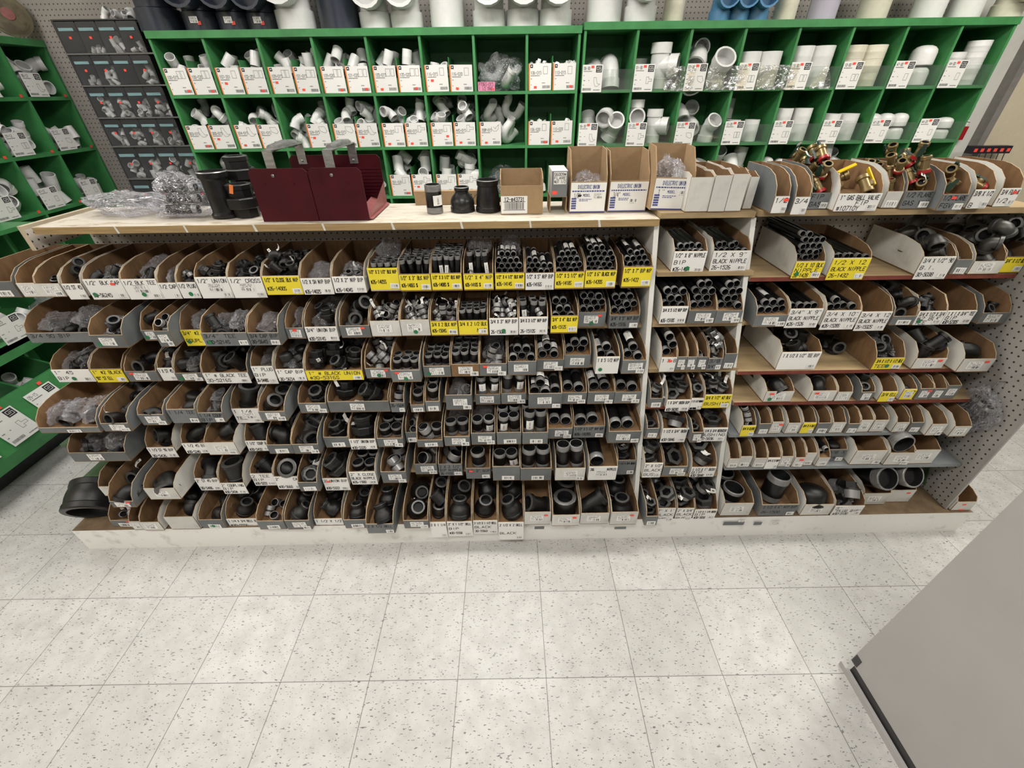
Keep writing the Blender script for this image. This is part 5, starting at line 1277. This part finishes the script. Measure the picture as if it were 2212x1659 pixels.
put(mb.mesh('label'), 'barcode_label', o, (.002, -.001, .003))
# small boxed part on a kraft stand
a = top(1189, 462); b = top(1222, 462); w = b.x-a.x
stnd = MB(); stnd.box(a.x-.003, a.x, a.y+.01, a.y+.13, TOPZ+.001, TOPZ+.055, 'carton'); stnd.box(b.x, b.x+.003, a.y+.01, a.y+.13, TOPZ+.001, TOPZ+.055, 'carton'); stnd.box(a.x-.003, b.x+.003, a.y+.01, a.y+.13, TOPZ+.055, TOPZ+.058, 'carton'); tag(stnd.obj('box_stand'), 'narrow brown cardboard support under the small white box', 'cardboard box')
mb = MB(); mb.box(0, w, 0, .14, 0, .085, 'box_white', front='grey_card'); o = put(mb.mesh('small_box'), 'small_box', None, (a.x, a.y, TOPZ+.059)); tag(o, 'small white box with grey end and red sticker, left of dielectric union boxes', 'cardboard box')
mb = MB(); mb.box(0, w*.8, 0, .0008, 0, .04, 'white_paper')
for i_, s_ in enumerate(('S6009#', 'FLARE', 'NUT 1/2')): draw(mb, strokes(s_, .002, w*.75, .028-.012*i_, .037-.012*i_), -.0003, .0014, 'ink')
put(mb.mesh('label'), 'label', o, (w*.12, -.001, .042)); put(plate(.018, .012, 'red_sticker'), 'red_sticker', o, (.003, -.0012, .008))
def du(px0, px1, yb, yl, ytop, z, label, size, tilt=0):
    a = atz(px0, yb, z); b = atz(px1, yb, z); y0 = a.y; w = b.x-a.x; hl = aty((px0+px1)/2, yl, y0).z-z; D = .15; H = aty((px0+px1)/2, ytop, y0+D).z-z
    o = open_carton('dielectric_union_box', a.x, b.x, y0, D, z+.001, hl, H, label, tilt=tilt)
    mb = MB(); cw, ch = w*.97, hl*.95; mb.box(0, cw, 0, .0008, 0, ch, 'white_paper'); y = -.0003
    draw(mb, strokes('DIELECTRIC UNION', cw*.2, cw*.8, ch*.80, ch*.93, .1), y, .0017, 'blue_ink')
    def dash(x0, x1, zz, hh, m):
        x = x0
        while x < x1: l = rnd.uniform(.004, .009); mb.quad([(x, y, zz), (min(x+l, x1), y, zz), (min(x+l, x1), y, zz+hh), (x, y, zz+hh)], m); x += l+.0018
    dash(cw*.04, cw*.96, ch*.70, ch*.045, 'blue_ink'); draw(mb, strokes(size, cw*.10, cw*.28, ch*.50, ch*.66), y, .0015, 'ink'); draw(mb, strokes('MODEL', cw*.36, cw*.56, ch*.54, ch*.63, .1), y, .0013, 'blue_ink')
    dash(cw*.25, cw*.6, ch*.44, ch*.025, 'blue_ink'); dash(cw*.25, cw*.5, ch*.39, ch*.025, 'blue_ink'); mb.quad([(0, y, 0), (cw, y, 0), (cw, y, ch*.04), (0, y, ch*.04)], 'blue_ink')
    for q in range(5): mb.quad([(cw*.03, y, ch*(.12+.08*q)), (cw*.17, y, ch*(.12+.08*q)), (cw*.17, y, ch*(.18+.08*q)), (cw*.03, y, ch*(.18+.08*q))], 'blue_ink')
    put(mb.mesh('label'), 'label_card', o, (w*.015, -.0012, .002)); put(plate(.034, .02, 'barcode_tag' if size != '1/2"' else 'printed_tag'), 'price_sticker', o, (w*.52 if size[0] == '3' else w*.64, -.0024, hl*(.28 if size[0] == '3' else .46)))
    if size == '1/2"': draw_ = MB(); draw_.prism([(0, .003), (.006, 0), (.014, .001), (.016, .008), (.003, .009)], 0, .0003, lambda p, s: (p[0], s, p[1]), 'ink'); put(draw_.mesh('ink_mark'), 'ink_mark', o, (w*.20, -.0018, hl*.52))
    return o, (a.x, y0, w, D, hl, H)
o, g1 = du(1229, 1306, 461, 393, 316, TOPZ, 'leftmost of three dielectric union boxes, brown carton marked 1/2', '1/2"')
o, g2 = du(1311, 1394, 459, 391, 318, TOPZ, 'middle of three dielectric union boxes, brown carton marked 3/4', '3/4"')
o, g3 = du(1403, 1488, 454, 383, 308, SHELF[0, 'B'], 'rightmost of three dielectric union boxes, tilted brown carton marked 1', '1"', .03)
for i_, (g, z_, lb) in enumerate(((g1, TOPZ, 'clear film bag spilling from left dielectric union box'), (g3, SHELF[0, 'B'], 'clear film bag inside the tilted dielectric union box'))):
    q = put(bag_mesh(i_+2), 'plastic_bag', None, (g[0]+g[2]/2, g[1]+g[3]*.5, z_+.02)); q.scale = (g[2]*.9, g[3]*.8, g[4]*1.15 if i_ == 0 else g[4]*1.5); tag(q, lb, 'plastic bag')
# loose fittings and floor-level pieces
z3 = SHELF[3, 'C']
for px, py, r in ((1787, 749, (1.2, .3, .4)), (1807, 760, (1.45, .1, -.2))):
    s = .034; P = atz(px, py+8, z3); o = put(proto('t', 'I'), 'pipe_tee', None, (P.x, P.y+.03, z3+.035), r, s); add_item(o, 'tee', ('X', 3, 0, 'loose on third shelf beside a bin, right bay'))
# big black elbow at the left end of the base
mb = MB(); mb.lathe([(.66, -.02, 'pipe_inside'), (.64, -.60, 'pipe_inside'), (.80, -.60), (.84, -.56), (.84, -.36), (.81, -.32), (.84, -.1), (.84, .1), (.81, .32), (.84, .36), (.84, .56), (.80, .60), (.64, .60, 'pipe_inside'), (.66, .0, 'pipe_inside')], 'black_iron', 28)
o = put(mb.mesh('coupling'), 'pipe_coupling', None, (-1.628, .325, .226), (-1.12, .0, .15), .110); tag(o, 'very large black coupling lying at left end of white base', 'pipe fitting')
# clear bag of pipe pieces hung on the end panel
P = atx(2112, 880, XEND-.03); g = put(bag_mesh(5), 'plastic_bag', None, (P.x, P.y, P.z-.10)); g.scale = (.06, .17, .21); tag(g, 'clear bag of dark pipe pieces hanging on the end pegboard', 'plastic bag')
for k in range(3): o = put(nipple(.75, 4), 'pipe_nipple', None, (P.x-.004, P.y-.032+.031*k, P.z-.02+.004*k), (.15, .0, 0)); add_item(o, 'pipe nipple', ('X', 4, 0, 'in bag on end pegboard'))
mb = MB(); mb.tube([(0, 0, .095), (.0, 0, .125), (.03, 0, .125)], [.002, .002, .002], 'zinc', 6); o = mb.obj('peg_hook', None, P); tag(o, 'small wire hook holding the clear bag on end pegboard', 'hook')
# end bin beyond the panel
o = put(bin_mesh(.085, .26, .055, .10, 'w'), 'cardboard_bin', None, (2.116, .262, .132)); tag(o, 'white cardboard bin past the end pegboard, on the base', 'cardboard box'); put(plate(.016, .008, 'red_sticker'), 'red_sticker', o, (.03, -.001, .035))
# ---------------------------------------------------------------- near grey display end, right foreground
mb = MB(); mb.box(1.345, 2.05, -3.2, -.284, .055, 1.75, 'panel_grey'); o = mb.obj('end_display'); tag(o, 'plain grey end of another display stand, right foreground', 'display stand')
mb = MB(); mb.box(1.35, 2.04, -3.19, -.30, 0, .055, 'dark_trim'); mb.box(1.333, 1.3445, -3.19, -.275, 0, .022, 'panel_grey'); mb.obj('base_trim', o)
mb = MB(); mb.box(1.3435, 1.345, -.31, -.287, .06, .10, 'dark_trim'); mb.obj('corner_scuff', o)
# ---------------------------------------------------------------- beyond the right case
mb = MB(); mb.box(3.09, WRX, 2.46, 2.485, 0, 2.4, 'white_board'); o = mb.obj('wall_panel'); struct(o)
for k, (z_, x_, mt) in enumerate(((1.80, 3.2-.03, 'tan_board'), (1.66, 3.24, 'pink_red'), (1.52, 3.30, 'straw'), (1.86, 3.20, 'white_paper'), (1.40, 3.33, 'red_plastic'), (1.47, 3.27, 'black_plastic'), (1.60, 3.20, 'white_paper'))):
    mb = MB(); mb.box(x_-.03, x_+.035, 2.425, 2.45, z_-.05, z_+.03, mt); mb.box(x_-.03, x_+.035, 2.446, 2.45, z_+.03, z_+.065, 'white_paper'); o = mb.obj('blister_pack'); tag(o, 'small packet hanging on white pegboard, %s from top, right of green case' % ORD[(0, 2, 4, 1, 5, 6, 3)[k]+1], 'packet', 'packets on the white pegboard')
    mb = MB(); mb.tube([(x_, 2.46, z_+.06), (x_, 2.40, z_+.055)], [.002, .002], 'zinc', 6); mb.obj('hook', o)
a = aty(2104, 316, 2.30); b = aty(2188, 318, 2.30); root = empty('hook_rail', (a.x, 2.3, a.z)); tag(root, 'black hook rail with six red squares beside beige wall', 'hook rail')
mb = MB(); w = b.x-a.x; mb.box(0, w, 0, .05, -.045, 0, 'black_plastic'); mb.obj('rail', root)
for k in range(6): put(plate(.022, .02, 'red_sticker'), 'red_square', root, (w*(.06+.165*k), -.001, -.034)); mb = MB(); x = w*(.1+.155*k); mb.tube([(x, 0, -.045), (x-.01, -.02, -.10), (x-.006, -.06, -.105)], [.0028]*3, 'black_plastic', 6); mb.obj('hook', root)
# goods above the rack
pile('sfe', 9, .034, (-2.20, -1.86, RY+.02, RY+.16, RZ[0]+.008), 2.3, ('K', 9, 0, 'on top of dark drawer rack'), 'P', 0, 'white')
# ---------------------------------------------------------------- labels of everything that was heaped
groups = {}
for o, word, cont, col in PLACED: groups.setdefault((cont, word, col), []).append(o)
CATS = {'crumpled plastic bag': 'plastic bag', 'gas valve': 'valve', 'ball valve': 'valve'}
from collections import Counter
for (cont, word, col), L in groups.items():
    L.sort(key=lambda o: pj(o.location)[0])
    for i, o in enumerate(L):
        if len(L) == 1: lab = '%s %s, %s' % (col, word, cont[3])
        else: lab = '%s %s %s from left, %s' % (col, word, ordn(i+1), cont[3])
        tag(o, lab, CATS.get(word, 'pipe fitting'), word+'s '+cont[3])
print('KINDS', Counter(o.name.split('.')[0] for o in bpy.data.objects if o.parent is None).most_common(30), len(bpy.data.objects))
